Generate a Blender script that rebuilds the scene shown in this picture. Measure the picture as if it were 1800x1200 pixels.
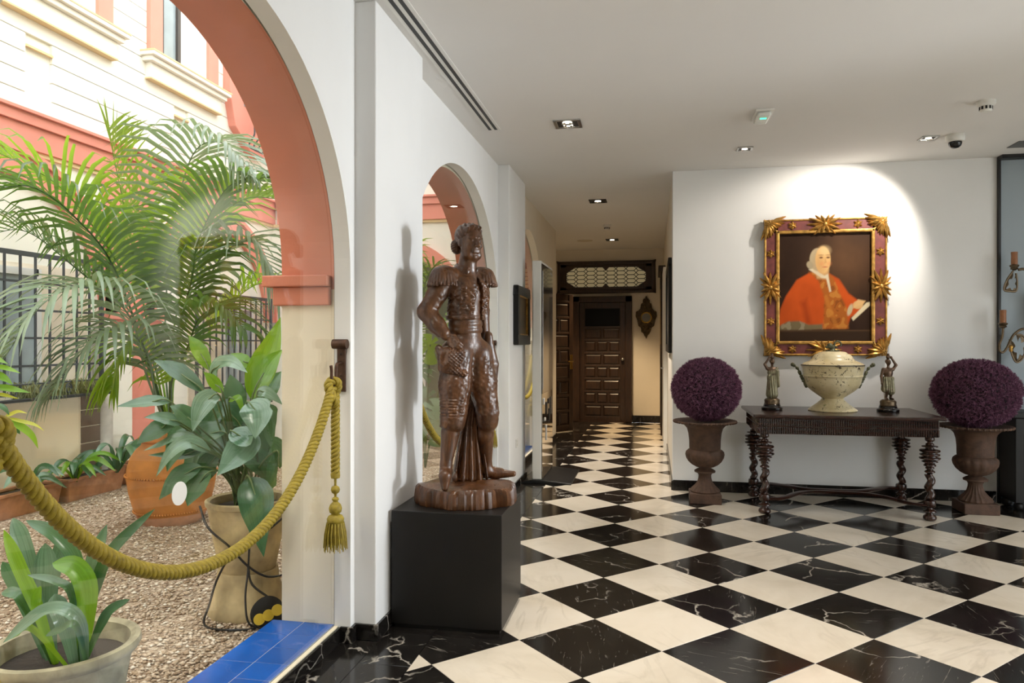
import bpy, bmesh, math, random
import numpy as np
from mathutils import Vector, Matrix

for _o in list(bpy.data.objects):
    bpy.data.objects.remove(_o, do_unlink=True)
SC = bpy.context.scene
COL = SC.collection
random.seed(7)
RNG = np.random.default_rng(7)

# ---------------------------------------------------------------- camera
# metres; X runs across the hall, Y down the corridor, Z up
FPX = 1278.14                       # focal length in pixels of the 1800x1200 frame
CAMH = 1.3616
YAW = 0.191326
CY, SY = math.cos(YAW), math.sin(YAW)
_c = bpy.data.cameras.new('camera')
_c.sensor_width = 36.0
_c.lens = FPX / 1800 * 36
_c.clip_start = 0.05
_c.clip_end = 200
CAM = bpy.data.objects.new('camera', _c)
CAM.location = (0, 0, CAMH)
CAM.rotation_euler = (math.pi / 2, 0, YAW)
COL.objects.link(CAM)
SC.camera = CAM

# ---------------------------------------------------------------- sky: bright overcast
W = bpy.data.worlds.new('overcast_sky')
SC.world = W
W.use_nodes = True
_bg = W.node_tree.nodes['Background']
_bg.inputs['Color'].default_value = (0.945, 0.975, 1.0, 1)
_bg.inputs['Strength'].default_value = 3.1

# ---------------------------------------------------------------- exposure
SC.view_settings.view_transform = 'Standard'
SC.view_settings.look = 'None'
SC.view_settings.exposure = 0.64
SC.view_settings.gamma = 1.0
SC.view_settings.use_curve_mapping = False
SC.cycles.max_bounces = 8
SC.cycles.diffuse_bounces = 4
SC.cycles.transparent_max_bounces = 24
SC.cycles.adaptive_threshold = 0.02
SC.cycles.sample_clamp_indirect = 8
SC.cycles.caustics_reflective = False
SC.cycles.caustics_refractive = False

# ---------------------------------------------------------------- pixel -> place
def ray(px):
    k = (px - 900) / FPX
    return k * CY - SY, k * SY + CY          # X and Y per unit of depth
def on_x(px, py, X):
    a, b = ray(px); d = X / a
    return Vector((X, d * b, CAMH - (py - 600) / FPX * d))
def on_y(px, py, Y):
    a, b = ray(px); d = Y / b
    return Vector((d * a, Y, CAMH - (py - 600) / FPX * d))
def on_z(px, py, Z=0.0):
    d = FPX * (CAMH - Z) / (py - 600)
    a, b = ray(px)
    return Vector((d * a, d * b, Z))

# ---------------------------------------------------------------- building helpers
class MB:
    def __init__(s):
        s.v = []; s.f = []; s.m = []
    def add(s, vs, fs, mi=0):
        n = len(s.v)
        s.v += [tuple(p) for p in vs]
        s.f += [tuple(n + i for i in f) for f in fs]
        s.m += [mi] * len(fs)
        return s
    def box(s, x0, x1, y0, y1, z0, z1, mi=0):
        vs = [(x, y, z) for z in (z0, z1) for y in (y0, y1) for x in (x0, x1)]
        return s.add(vs, [(0, 2, 3, 1), (4, 5, 7, 6), (0, 1, 5, 4), (2, 6, 7, 3), (0, 4, 6, 2), (1, 3, 7, 5)], mi)
    def rbox(s, c, size, M=None, mi=0):
        hx, hy, hz = [q / 2 for q in size]
        vs = [Vector((x, y, z)) for z in (-hz, hz) for y in (-hy, hy) for x in (-hx, hx)]
        if M is not None: vs = [M @ p for p in vs]
        c = Vector(c)
        return s.add([c + p for p in vs], [(0, 2, 3, 1), (4, 5, 7, 6), (0, 1, 5, 4), (2, 6, 7, 3), (0, 4, 6, 2), (1, 3, 7, 5)], mi)
    def lathe(s, prof, n=32, c=(0, 0, 0), mi=0, fn=None, cap=True):
        vs = []; fs = []
        for j, (r, z) in enumerate(prof):
            for i in range(n):
                a = 2 * math.pi * i / n
                rr = r if fn is None else r * fn(a, z, j)
                vs.append((c[0] + rr * math.cos(a), c[1] + rr * math.sin(a), c[2] + z))
        for j in range(len(prof) - 1):
            for i in range(n):
                k = (i + 1) % n
                fs.append((j * n + i, j * n + k, (j + 1) * n + k, (j + 1) * n + i))
        if cap:
            fs.append(tuple(reversed(range(n))))
            fs.append(tuple((len(prof) - 1) * n + i for i in range(n)))
        return s.add(vs, fs, mi)
    def tube(s, path, rad, n=8, mi=0, cap=True, flat=1.0, up=None):
        P = [Vector(p) for p in path]
        if not hasattr(rad, '__len__'): rad = [rad] * len(P)
        vs = []; fs = []
        prev = None
        for i, p in enumerate(P):
            t = (P[min(i + 1, len(P) - 1)] - P[max(i - 1, 0)])
            if t.length < 1e-9: t = Vector((0, 0, 1))
            t.normalize()
            if prev is None:
                u = Vector(up) if up else (Vector((0, 0, 1)) if abs(t.z) < 0.9 else Vector((1, 0, 0)))
            else:
                u = prev
            a = u - t * u.dot(t)
            if a.length < 1e-6: a = t.orthogonal()
            a.normalize(); b = t.cross(a); prev = a
            for j in range(n):
                w = 2 * math.pi * j / n
                vs.append(p + (a * math.cos(w) + b * math.sin(w) * flat) * rad[i])
        for i in range(len(P) - 1):
            for j in range(n):
                k = (j + 1) % n
                fs.append((i * n + j, i * n + k, (i + 1) * n + k, (i + 1) * n + j))
        if cap:
            fs.append(tuple(reversed(range(n))))
            fs.append(tuple((len(P) - 1) * n + j for j in range(n)))
        return s.add(vs, fs, mi)
    def prism(s, poly, axis, a0, a1, mi=0):
        """extrude a 2-D outline along axis ('x': poly is (y,z), 'y': (x,z), 'z': (x,y))"""
        def p3(p, a):
            return {'x': (a, p[0], p[1]), 'y': (p[0], a, p[1]), 'z': (p[0], p[1], a)}[axis]
        n = len(poly)
        vs = [p3(p, a0) for p in poly] + [p3(p, a1) for p in poly]
        fs = [tuple(reversed(range(n))), tuple(range(n, 2 * n))]
        fs += [(i, (i + 1) % n, n + (i + 1) % n, n + i) for i in range(n)]
        return s.add(vs, fs, mi)
    def strip(s, A, B, mi=0):
        n = len(A)
        return s.add(list(A) + list(B), [(i, i + 1, n + i + 1, n + i) for i in range(n - 1)], mi)
    def ball(s, c, r, nu=16, nv=10, mi=0, sc=(1, 1, 1), M=None):
        vs = []; fs = []
        c = Vector(c)
        for j in range(nv + 1):
            t = math.pi * j / nv
            for i in range(nu):
                a = 2 * math.pi * i / nu
                p = Vector((math.sin(t) * math.cos(a) * sc[0], math.sin(t) * math.sin(a) * sc[1], math.cos(t) * sc[2])) * r
                if M is not None: p = M @ p
                vs.append(c + p)
        for j in range(nv):
            for i in range(nu):
                k = (i + 1) % nu
                fs.append((j * nu + i, (j + 1) * nu + i, (j + 1) * nu + k, j * nu + k))
        return s.add(vs, fs, mi)
    def mesh(s, name, mats, smooth=None, fix=True):
        me = bpy.data.meshes.new(name)
        me.from_pydata([tuple(p) for p in s.v], [], s.f)
        for m in (mats if isinstance(mats, (list, tuple)) else [mats]):
            me.materials.append(m)
        if len(set(s.m)) > 1: me.polygons.foreach_set('material_index', s.m)
        if fix:
            bm = bmesh.new(); bm.from_mesh(me)
            bmesh.ops.remove_doubles(bm, verts=bm.verts, dist=1e-6)
            bmesh.ops.recalc_face_normals(bm, faces=bm.faces)
            bm.to_mesh(me); bm.free()
        if smooth is not None:
            me.polygons.foreach_set('use_smooth', [True] * len(me.polygons))
            if smooth < 179: me.set_sharp_from_angle(angle=math.radians(smooth))
        me.update()
        return me
    def build(s, name, mats, parent=None, smooth=None, bevel=0, fix=True):
        return link(name, s.mesh(name, mats, smooth, fix), parent, bevel)

LAST = [None]                     # the object linked most recently
def link(name, data, parent=None, bevel=0):
    o = bpy.data.objects.new(name, data)
    COL.objects.link(o)
    LAST[0] = o
    if parent is not None:
        o.parent = parent
    if bevel:
        b = o.modifiers.new('bevel', 'BEVEL'); b.width = bevel; b.segments = 2
        b.limit_method = 'ANGLE'; b.angle_limit = math.radians(40)
    return o
def tag(o, label=None, cat=None, group=None, kind=None):
    if label: o['label'] = label
    if cat: o['category'] = cat
    if group: o['group'] = group
    if kind: o['kind'] = kind
    return o
def thing(name, label, cat, loc=(0, 0, 0), rz=0, group=None):
    o = bpy.data.objects.new(name, None)
    o.empty_display_size = 0.1
    COL.objects.link(o)
    o.location = loc; o.rotation_euler = (0, 0, rz)
    return tag(o, label, cat, group)
def struct(name, mb, mats, smooth=None, bevel=0):
    return tag(mb.build(name, mats, None, smooth, bevel), kind='structure')
def copy_tree(o, parent=None):
    c = o.copy(); COL.objects.link(c)
    if parent is not None: c.parent = parent
    for ch in list(o.children): copy_tree(ch, c)
    return c
def spline(pts, n):
    """Catmull-Rom through pts, n samples per span"""
    P = np.array([tuple(p) for p in pts], float)
    P = np.vstack([2 * P[0] - P[1], P, 2 * P[-1] - P[-2]])
    out = []
    for i in range(1, len(P) - 2):
        for t in np.linspace(0, 1, n, endpoint=False):
            a, b, c, d = P[i - 1], P[i], P[i + 1], P[i + 2]
            out.append(.5 * (2 * b + (c - a) * t + (2 * a - 5 * b + 4 * c - d) * t * t + (3 * b - a - 3 * c + d) * t ** 3))
    out.append(P[-2])
    return np.array(out)

# ---------------------------------------------------------------- materials
MATS = {}
class NT:
    def __init__(s, name):
        s.mat = bpy.data.materials.new(name); s.mat.use_nodes = True
        s.t = s.mat.node_tree; s.n = s.t.nodes; s.l = s.t.links
        s.b = s.n['Principled BSDF']; s.out = s.n['Material Output']
    def node(s, typ, **kw):
        n = s.n.new(typ)
        for k, v in kw.items():
            if k in n.inputs: n.inputs[k].default_value = v
            else: setattr(n, k, v)
        return n
    def ln(s, a, b): s.l.new(a, b)
    def coords(s, scale=(1, 1, 1), rand=False, kind='Object'):
        tc = s.node('ShaderNodeTexCoord'); mp = s.node('ShaderNodeMapping')
        mp.inputs['Scale'].default_value = scale
        s.ln(tc.outputs[kind], mp.inputs['Vector'])
        if rand:
            oi = s.node('ShaderNodeObjectInfo'); cx = s.node('ShaderNodeVectorMath', operation='MULTIPLY')
            cb = s.node('ShaderNodeCombineXYZ')
            s.ln(oi.outputs['Random'], cb.inputs[0]); s.ln(oi.outputs['Random'], cb.inputs[1]); s.ln(oi.outputs['Random'], cb.inputs[2])
            cx.inputs[1].default_value = (91.7, 47.3, 13.1)
            s.ln(cb.outputs[0], cx.inputs[0]); s.ln(cx.outputs[0], mp.inputs['Location'])
            s.ln(oi.outputs['Random'], mp.inputs['Rotation'])
            m2 = s.node('ShaderNodeVectorMath', operation='MULTIPLY'); m2.inputs[1].default_value = (0, 0, 40.0)
            s.ln(cb.outputs[0], m2.inputs[0]); s.ln(m2.outputs[0], mp.inputs['Rotation'])
        return mp.outputs['Vector']
    def noise(s, vec, scale, detail=4, rough=.55, dist=0):
        n = s.node('ShaderNodeTexNoise'); n.inputs['Scale'].default_value = scale
        n.inputs['Detail'].default_value = detail; n.inputs['Roughness'].default_value = rough
        n.inputs['Distortion'].default_value = dist
        s.ln(vec, n.inputs['Vector']); return n.outputs['Fac']
    def ramp(s, fac, stops):
        r = s.node('ShaderNodeValToRGB'); e = r.color_ramp.elements
        while len(e) < len(stops): e.new(.5)
        for q, (p, c) in zip(e, stops):
            q.position = p; q.color = c if len(c) == 4 else (*c, 1)
        s.ln(fac, r.inputs['Fac']); return r.outputs['Color']
    def mix(s, fac, a, b, blend='MIX'):
        m = s.node('ShaderNodeMix', data_type='RGBA', blend_type=blend)
        for sock, val in ((m.inputs[0], fac), (m.inputs[6], a), (m.inputs[7], b)):
            if isinstance(val, (int, float)): sock.default_value = val
            elif isinstance(val, (tuple, list)): sock.default_value = (*val[:3], 1)
            else: s.ln(val, sock)
        return m.outputs[2]
    def bump(s, h, strength=.2, dist=.01):
        b = s.node('ShaderNodeBump'); b.inputs['Strength'].default_value = strength
        b.inputs['Distance'].default_value = dist
        s.ln(h, b.inputs['Height']); s.ln(b.outputs['Normal'], s.b.inputs['Normal'])
    def col(s, c):
        if isinstance(c, (tuple, list)): s.b.inputs['Base Color'].default_value = (*c[:3], 1)
        else: s.ln(c, s.b.inputs['Base Color'])
        return s
    def set(s, **kw):
        for k, v in kw.items(): s.b.inputs[k.replace('_', ' ')].default_value = v
        return s
def plain(name, c, rough=.5, metal=0.0, var=.12, scale=6.0, bump=0.0, bscale=40.0, coat=0, spec=None):
    """a plain colour with a little uneven tone and fine relief"""
    if name in MATS: return MATS[name]
    m = NT(name); v = m.coords()
    n = m.noise(v, scale, 4)
    a = tuple(q * (1 - var) for q in c); b = tuple(min(1, q * (1 + var)) for q in c)
    m.col(m.ramp(n, [(.3, a), (.7, b)]))
    m.set(Roughness=rough, Metallic=metal)
    if spec is not None: m.b.inputs['Specular IOR Level'].default_value = spec
    if coat: m.b.inputs['Coat Weight'].default_value = coat; m.b.inputs['Coat Roughness'].default_value = .15
    if bump: m.bump(m.noise(v, bscale, 3), bump, .005)
    MATS[name] = m.mat
    return m.mat

def srgb(r, g, b):
    f = lambda u: (u / 255 / 12.92) if u / 255 <= .04045 else ((u / 255 + .055) / 1.055) ** 2.4
    return (f(r), f(g), f(b))

WHITE = plain('white_plaster', (.82, .82, .81), .75, var=.02, scale=2, bump=.05, bscale=30)
CEIL = plain('ceiling_paint', (.76, .745, .72), .8, var=.015, scale=1.5)
HALLW = plain('corridor_paint', (.80, .74, .63), .75, var=.02, scale=2, bump=.05, bscale=30)
TERRA = plain('terracotta_paint', srgb(208, 124, 94), .55, var=.10, scale=3, bump=.06, bscale=25)
CREAM = plain('cream_plaster', srgb(238, 225, 198), .8, var=.05, scale=2.5, bump=.12, bscale=22)
FACADE = plain('facade_cream', srgb(238, 234, 222), .8, var=.02, scale=2, bump=.05, bscale=20)
FACRED = plain('facade_red', srgb(224, 142, 124), .7, var=.06, scale=3, bump=.05, bscale=20)
OCHRE = plain('ochre_edge', srgb(222, 196, 148), .7, var=.06)
GREYW = plain('grey_blue_panel', srgb(158, 170, 178), .55, var=.03, scale=2)
DARKM = plain('dark_metal', (.03, .03, .03), .45, metal=.6)
IRON = plain('wrought_iron', (.06, .066, .072), .55, metal=.3, bump=.1)
BLACKP = plain('black_paint', (.011, .010, .009), .42, var=.1, spec=.3)
BLUE = None

def marble_black():
    m = NT('black_marble'); v = m.coords(rand=True)
    base = m.ramp(m.noise(v, 9, 8, .7), [(.3, (.006, .005, .005)), (.62, (.016, .014, .012)), (.8, (.05, .045, .04))])
    w1 = m.node('ShaderNodeTexVoronoi', feature='DISTANCE_TO_EDGE'); w1.inputs['Scale'].default_value = 1.9
    d = m.node('ShaderNodeTexNoise'); d.inputs['Scale'].default_value = 4.0; d.inputs['Detail'].default_value = 6
    m.ln(v, d.inputs['Vector'])
    add = m.node('ShaderNodeVectorMath', operation='MULTIPLY_ADD'); add.inputs[1].default_value = (.38, .38, .38)
    m.ln(d.outputs['Color'], add.inputs[0]); m.ln(v, add.inputs[2]); m.ln(add.outputs[0], w1.inputs['Vector'])
    vein = m.ramp(w1.outputs['Distance'], [(0.0, (1, 1, 1)), (.004, (.6, .6, .6)), (.016, (0, 0, 0))])
    mask = m.ramp(m.noise(v, 2.3, 3), [(.46, (0, 0, 0)), (.60, (1, 1, 1))])
    k = m.mix(1.0, vein, mask, 'MULTIPLY')
    sm_ = m.node('ShaderNodeMapping'); sm_.inputs['Scale'].default_value = (1.2, 9, 1); m.ln(v, sm_.inputs['Vector'])
    fine = m.ramp(m.noise(sm_.outputs['Vector'], 5.5, 9, .72, .8), [(.60, (0, 0, 0)), (.67, (.30, .30, .30)), (.74, (.05, .05, .05))])
    k2 = m.mix(1.0, k, fine, 'LIGHTEN')
    m.col(m.mix(k2, base, (.55, .50, .43)))
    m.set(Roughness=.13)
    m.b.inputs['Specular IOR Level'].default_value = .35
    return m.mat
def marble_white():
    m = NT('cream_marble'); v = m.coords(rand=True)
    base = m.ramp(m.noise(v, 2.0, 5, .6, .6), [(.3, (.66, .58, .46)), (.55, (.78, .70, .58)), (.8, (.83, .76, .65))])
    st = m.node('ShaderNodeMapping'); st.inputs['Scale'].default_value = (1.0, 3.2, 1); m.ln(v, st.inputs['Vector'])
    n = m.noise(st.outputs['Vector'], 1.6, 7, .55, .7)
    vein = m.ramp(n, [(.46, (0, 0, 0)), (.5, (.30, .30, .30)), (.54, (0, 0, 0))])
    mask = m.ramp(m.noise(v, 1.7, 2), [(.45, (0, 0, 0)), (.65, (1, 1, 1))])
    m.col(m.mix(m.mix(1.0, vein, mask, 'MULTIPLY'), base, (.38, .32, .24)))
    m.set(Roughness=.16)
    m.b.inputs['Specular IOR Level'].default_value = .4
    return m.mat
MBLACK = marble_black(); MWHITE = marble_white()
GROUT = plain('dark_grout', (.10, .09, .07), .8)

def glass_pane(name='clear_pane', tint=(.975, .985, .98), f0=.04, rough=.008):
    """thin pane: clear, with a mirror reflection that grows towards grazing angles"""
    m = NT(name)
    tr = m.node('ShaderNodeBsdfTransparent'); tr.inputs['Color'].default_value = (*tint, 1)
    gl = m.node('ShaderNodeBsdfGlossy'); gl.inputs['Roughness'].default_value = rough
    lw = m.node('ShaderNodeLayerWeight'); lw.inputs['Blend'].default_value = .5
    pw = m.node('ShaderNodeMath', operation='POWER'); pw.inputs[1].default_value = 5
    mu = m.node('ShaderNodeMath', operation='MULTIPLY_ADD'); mu.inputs[1].default_value = 1 - f0; mu.inputs[2].default_value = f0
    mx = m.node('ShaderNodeMixShader')
    m.ln(lw.outputs['Facing'], pw.inputs[0]); m.ln(pw.outputs[0], mu.inputs[0]); m.ln(mu.outputs[0], mx.inputs[0])
    m.ln(tr.outputs[0], mx.inputs[1]); m.ln(gl.outputs[0], mx.inputs[2]); m.ln(mx.outputs[0], m.out.inputs['Surface'])
    return m.mat
GLASS = glass_pane()
def emit(name, c, s):
    m = NT(name); m.set(Emission_Strength=s); m.b.inputs['Emission Color'].default_value = (*c, 1)
    m.col(c); return m.mat

# ================================================================ THE SETTING
H = 2.92                       # ceiling
XW, XP, XG, XO = -1.343, -1.241, -1.425, -1.69   # left wall face, pilaster face, glass, courtyard face
YP = 6.825                     # wall with the painting
XR = 0.18                      # right wall of the corridor
YE = 12.4                      # corridor end wall
YB = -3.0                      # wall behind the camera
XE = 4.7                       # window wall on the right

def arch_pts(yc, a, b, zs, n=40):
    return [(yc + a * math.cos(math.pi * i / n), zs + b * math.sin(math.pi * i / n)) for i in range(n + 1)]
def arch_wall(mb, x0, x1, y0, y1, z0, z1, arch, mi=0, soffit=None, zsplit=None, jamb=None):
    yc, a, b, zs = arch
    pts = arch_pts(yc, a, b, zs)
    for x in (x0, x1):
        for (p, q) in zip(pts[:-1], pts[1:]):
            mb.add([(x, p[0], p[1]), (x, q[0], q[1]), (x, q[0], z1), (x, p[0], z1)], [(0, 1, 2, 3)], mi)
        mb.add([(x, yc + a, z0), (x, y1, z0), (x, y1, z1), (x, yc + a, z1)], [(0, 1, 2, 3)], mi)
        mb.add([(x, y0, z0), (x, yc - a, z0), (x, yc - a, z1), (x, y0, z1)], [(0, 1, 2, 3)], mi)
    s = mi if soffit is None else soffit
    for (p, q) in zip(pts[:-1], pts[1:]):
        mb.add([(x0, *p), (x0, *q), (x1, *q), (x1, *p)], [(0, 1, 2, 3)], s)
    for y in (yc - a, yc + a):
        zz = [z0, zs] if zsplit is None else [z0, zsplit, zs]
        for k in range(len(zz) - 1):
            mb.add([(x0, y, zz[k]), (x1, y, zz[k]), (x1, y, zz[k + 1]), (x0, y, zz[k + 1])], [(0, 1, 2, 3)],
                   s if (zsplit is None or k == 1) else mi)
    for (a0, b0) in ((y0, y0), (y1, y1)):
        mb.add([(x0, a0, z0), (x1, a0, z0), (x1, a0, z1), (x0, a0, z1)], [(0, 1, 2, 3)], mi)
    mb.add([(x0, y0, z1), (x1, y0, z1), (x1, y1, z1), (x0, y1, z1)], [(0, 1, 2, 3)], mi)
    mb.add([(x0, y0, z0), (x1, y0, z0), (x1, yc - a, z0), (x0, yc - a, z0)], [(0, 1, 2, 3)], mi)
    mb.add([(x0, yc + a, z0), (x1, yc + a, z0), (x1, y1, z0), (x0, y1, z0)], [(0, 1, 2, 3)], mi)

ARCH = [(-0.50, .93, .93, 1.665), (2.14, .95, .93, 1.665), (5.09, 1.17, .945, 1.665), (7.95, .95, .93, 1.665)]
ARCHO = [(-0.48, .91, .91, 1.675), (2.185, .925, .91, 1.675), (5.11, 1.15, .92, 1.675), (7.97, .93, .91, 1.675)]
SEG = [(YB, .835), (.835, 3.485), (3.485, 6.70), (6.70, 10.2)]
for i, (s, ai, ao) in enumerate(zip(SEG, ARCH, ARCHO)):
    mb = MB(); arch_wall(mb, XG + .005, XW, s[0], s[1], 0, H, ai)
    struct('wall_left', mb, [WHITE if i < 3 else HALLW])
    mb = MB(); arch_wall(mb, XO, XG - .005, s[0], s[1], -.3, H + .4, ao, 0, 1, 1.6)
    struct('wall_left', mb, [CREAM, TERRA])
    # capital bands on both jambs of the courtyard side
    for sgn in (-1, 1):
        mb = MB(); y = ao[0] + sgn * ao[1]
        mb.box(XO - .075, XG - .02, min(y + sgn * .25, y - sgn * .05), max(y + sgn * .25, y - sgn * .05), 1.612, 1.664)
        mb.box(XO - .035, XG - .02, min(y + sgn * .25, y - sgn * .025), max(y + sgn * .25, y - sgn * .025), 1.527, 1.612)
        struct('trim_capital', mb, [TERRA], bevel=.006)
    # pane of glass filling the arch, with its dark seal
    n = 40; pp = arch_pts(ai[0], ai[1] + .004, ai[2] + .004, ai[3], n)
    poly = [(ai[0] + ai[1] + .004, .072)] + pp + [(ai[0] - ai[1] - .004, .072)]
    w = struct('window_%d' % (i + 1), MB().prism(poly, 'x', XG - .004, XG + .004), [GLASS])
    MB().tube([(XG + .006, *q) for q in poly], .0045, 6).build('window_seal', DARKM, w)

# pilasters between the arches
PIL = [(.49, 1.18), (3.14, 3.83), (6.28, 7.10)]
for y0, y1 in PIL:
    struct('trim_pilaster', MB().box(XW - .01, XP, y0, y1, 0, H), [WHITE], bevel=.006)
# kerb under each window (the step up to the courtyard sill)
for i, ai in enumerate(ARCH):
    struct('trim_kerb', MB().box(XG + .004, XG + .022, ai[0] - ai[1], ai[0] + ai[1], 0, .070), [CREAM])
    struct('baseboard_left', MB().box(XG + .022, XG + .036, ai[0] - ai[1], ai[0] + ai[1], 0, .066), [MBLACK], bevel=.002)
    for yy_ in (ai[0] - ai[1], ai[0] + ai[1] - .014): struct('baseboard_left', MB().box(XG + .036, XW + .014, yy_, yy_ + .014, 0, .072), [MBLACK], bevel=.002)
# black marble skirting following wall and pilasters
def skirting(name, x0, x1, y0, y1, h=.072):
    return struct(name, MB().box(x0, x1, y0, y1, 0, h), [MBLACK], bevel=.002)
t = .014
def wall_run(y0, y1):
    """skirting along the wall face, broken at the arch openings"""
    segs = [(y0, y1)]
    for ai in ARCH:
        ns = []
        for p, q in segs:
            a, b = ai[0] - ai[1], ai[0] + ai[1]
            if b <= p or a >= q: ns.append((p, q)); continue
            if a - p > .02: ns.append((p, a))
            if q - b > .02: ns.append((b, q))
        segs = ns
    for p, q in segs: skirting('baseboard_left', XW, XW + t, p, q)
wall_run(YB, PIL[0][0] - t)
for k, (y0, y1) in enumerate(PIL):
    skirting('baseboard_left', XW, XP + t, y0 - t, y0)
    skirting('baseboard_left', XP, XP + t, y0, y1)
    skirting('baseboard_left', XW, XP + t, y1, y1 + t)
    wall_run(y1 + t, PIL[k + 1][0] - t if k + 1 < len(PIL) else 10.2)

# the other walls
struct('wall_front', MB().box(XR, 2.859, YP, YP + .25, 0, H), [WHITE])
struct('wall_right', MB().box(XR, XR + .2, YP + .25, YE + .2, 0, H), [HALLW])
struct('wall_end', MB().box(-3.2, XR, YE, YE + .2, 0, H), [HALLW])
struct('wall_end_left', MB().box(-3.2, -1.43, 10.2, 10.32, 0, H), [HALLW])
struct('wall_side_room', MB().box(-3.3, -3.2, 10.2, YE + .2, 0, H), [HALLW])
skirting('baseboard_front', XR + .0, 2.85, YP - .014, YP, .095)
skirting('baseboard_right', XR - .014, XR, YP, 9.3, .085)
skirting('baseboard_end', on_y(1112, 740, YE)[0], XR - .02, YE - .014, YE, .12)
# grey-blue panel wall beyond the painting wall, in a dark metal frame
struct('wall_panel', MB().box(2.875, XE, YP - .01, YP + .25, 0, H), [GREYW])
struct('trim_panel_frame', MB().box(2.859, 2.877, YP - .035, YP + .05, 0, H), [DARKM])
struct('trim_panel_head', MB().box(2.86, XE, YP - .10, YP - .012, H - .03, H), [DARKM])
# wall behind and the glazed entrance wall on the right: daylight comes in here
struct('wall_back', MB().box(XG, XE + .2, YB - .2, YB, 0, H), [WHITE])
mb = MB()
WIN = (0.6, 5.4, 0.0, 2.55)
mb.box(XE, XE + .2, YB, WIN[0], 0, H); mb.box(XE, XE + .2, WIN[1], YP + .25, 0, H)
mb.box(XE, XE + .2, WIN[0], WIN[1], WIN[3], H)
struct('wall_entrance', mb, [WHITE])
door = struct('door_1', MB().box(XE + .09, XE + .1, WIN[0], WIN[1], .05, WIN[3]), [GLASS])
for k in range(5):
    y = WIN[0] + (WIN[1] - WIN[0]) * k / 4
    MB().box(XE + .06, XE + .13, y - .03, y + .03, 0, WIN[3]).build('door_frame', DARKM, door)
struct('ground_street', MB().box(XE + .2, XE + 14, YB - 8, YP + 8, -.25, -.05), [plain('pale_paving', (.62, .60, .56), .8)])

# ceiling slab
struct('ceiling', MB().box(XO + .02, XE + .25, YB - .2, YE + .2, H, H + .3).box(-3.3, XO + .02, 10.2, YE + .2, H, H + .3), [CEIL])

# ---------------------------------------------------------------- floor: black and cream marble laid on the diagonal
HD = .31820; OX, OY = 1.12078, 17.26149      # half diagonal of a tile, grid origin
XB = -1.0                                    # field ends at the black border
floor = struct('floor', MB().box(-1.43, XE + .1, YB, YE, -.2, -.006).box(-3.2, -1.43, 10.2, YE, -.2, -.006), [GROUT])
def clip(poly, ax, val, keep_less):
    out = []
    for i in range(len(poly)):
        p, q = poly[i], poly[(i + 1) % len(poly)]
        ip = (p[ax] <= val) == keep_less; iq = (q[ax] <= val) == keep_less
        if ip: out.append(p)
        if ip != iq:
            t = (val - p[ax]) / (q[ax] - p[ax])
            out.append((p[0] + (q[0] - p[0]) * t, p[1] + (q[1] - p[1]) * t))
    return out
def slab(name, poly, mat, par, z0=-.006, z1=0.0, bev=.0012):
    cx = sum(p[0] for p in poly) / len(poly); cy = sum(p[1] for p in poly) / len(poly)
    n = len(poly)
    inn = [(p[0] - cx, p[1] - cy) for p in poly]
    top = [(x * (1 - bev / max(.02, math.hypot(x, y))), y * (1 - bev / max(.02, math.hypot(x, y)))) for x, y in inn]
    vs = [(*p, z0) for p in inn] + [(*p, z1 - bev) for p in inn] + [(*p, z1) for p in top]
    fs = [tuple(range(2 * n, 3 * n))]
    for j in (0, 1):
        fs += [(j * n + i, j * n + (i + 1) % n, (j + 1) * n + (i + 1) % n, (j + 1) * n + i) for i in range(n)]
    me = bpy.data.meshes.new(name); me.from_pydata(vs, [], fs); me.materials.append(mat); me.update()
    o = link(name, me, par); o.location = (cx, cy, 0)
    return o
g = HD - .0013
full = {}
for u in range(-11, 15):
    for v in range(-27, 24):
        if (u + v) % 2 == 0: continue
        cx, cy = (u + OX) * HD, (v + OY) * HD
        poly = [(cx - g, cy), (cx, cy - g), (cx + g, cy), (cx, cy + g)]
        m = MBLACK if u % 2 == 0 else MWHITE
        nm = 'black_tile' if u % 2 == 0 else 'cream_tile'
        whole = True
        def cut(ax, val, less):
            global poly, whole
            q = clip(poly, ax, val, less)
            if q != poly: whole = False
            poly = q
        cut(0, XB + .001, False); cut(1, YB + .02, False)
        if len(poly) >= 3: cut(0, XE - .01, True)
        if len(poly) >= 3: cut(1, YE - .015, True)
        if len(poly) >= 3:
            if cy < YP - .02: cut(1, YP - .015, True) if cx > XR else None
            elif cx > XR: cut(0, XR - .016, True)
            else: cut(0, XR - .016, True)
        if len(poly) < 3: continue
        ar = abs(sum(poly[i][0] * poly[(i + 1) % len(poly)][1] - poly[(i + 1) % len(poly)][0] * poly[i][1] for i in range(len(poly)))) / 2
        if ar < .0012: continue
        if whole and nm in full:
            o = link(nm, full[nm], floor); o.location = (cx, cy, 0)
        else:
            o = slab(nm, poly, m, floor)
            if whole: full[nm] = o.data
# black border along the arcade: rectangular slabs, narrower infill in the bays
def border(x0, x1, y0, y1, L):
    n = max(1, round((y1 - y0) / L)); s = (y1 - y0) / n
    for k in range(n):
        a, b = y0 + k * s + .001, y0 + (k + 1) * s - .001
        slab('border_slab', [(x0, a), (x1, a), (x1, b), (x0, b)], MBLACK, floor)
border(XP + .016, XB - .001, YB + .02, 10.15, .45)
yy = [YB + .02] + [q for p in PIL for q in (p[0] - .016, p[1] + .016)] + [10.15]
for k in range(0, len(yy), 2): border(XW + .016, XP + .014, yy[k], yy[k + 1], .6)
for ai in ARCH: border(XG + .038, XW + .014, ai[0] - ai[1] + .016, ai[0] + ai[1] - .016, .7)
border(-3.19, XW + .014, 10.34, YE - .02, .45); border(XW + .016, XB - .001, 10.16, YE - .02, .45)

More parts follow.
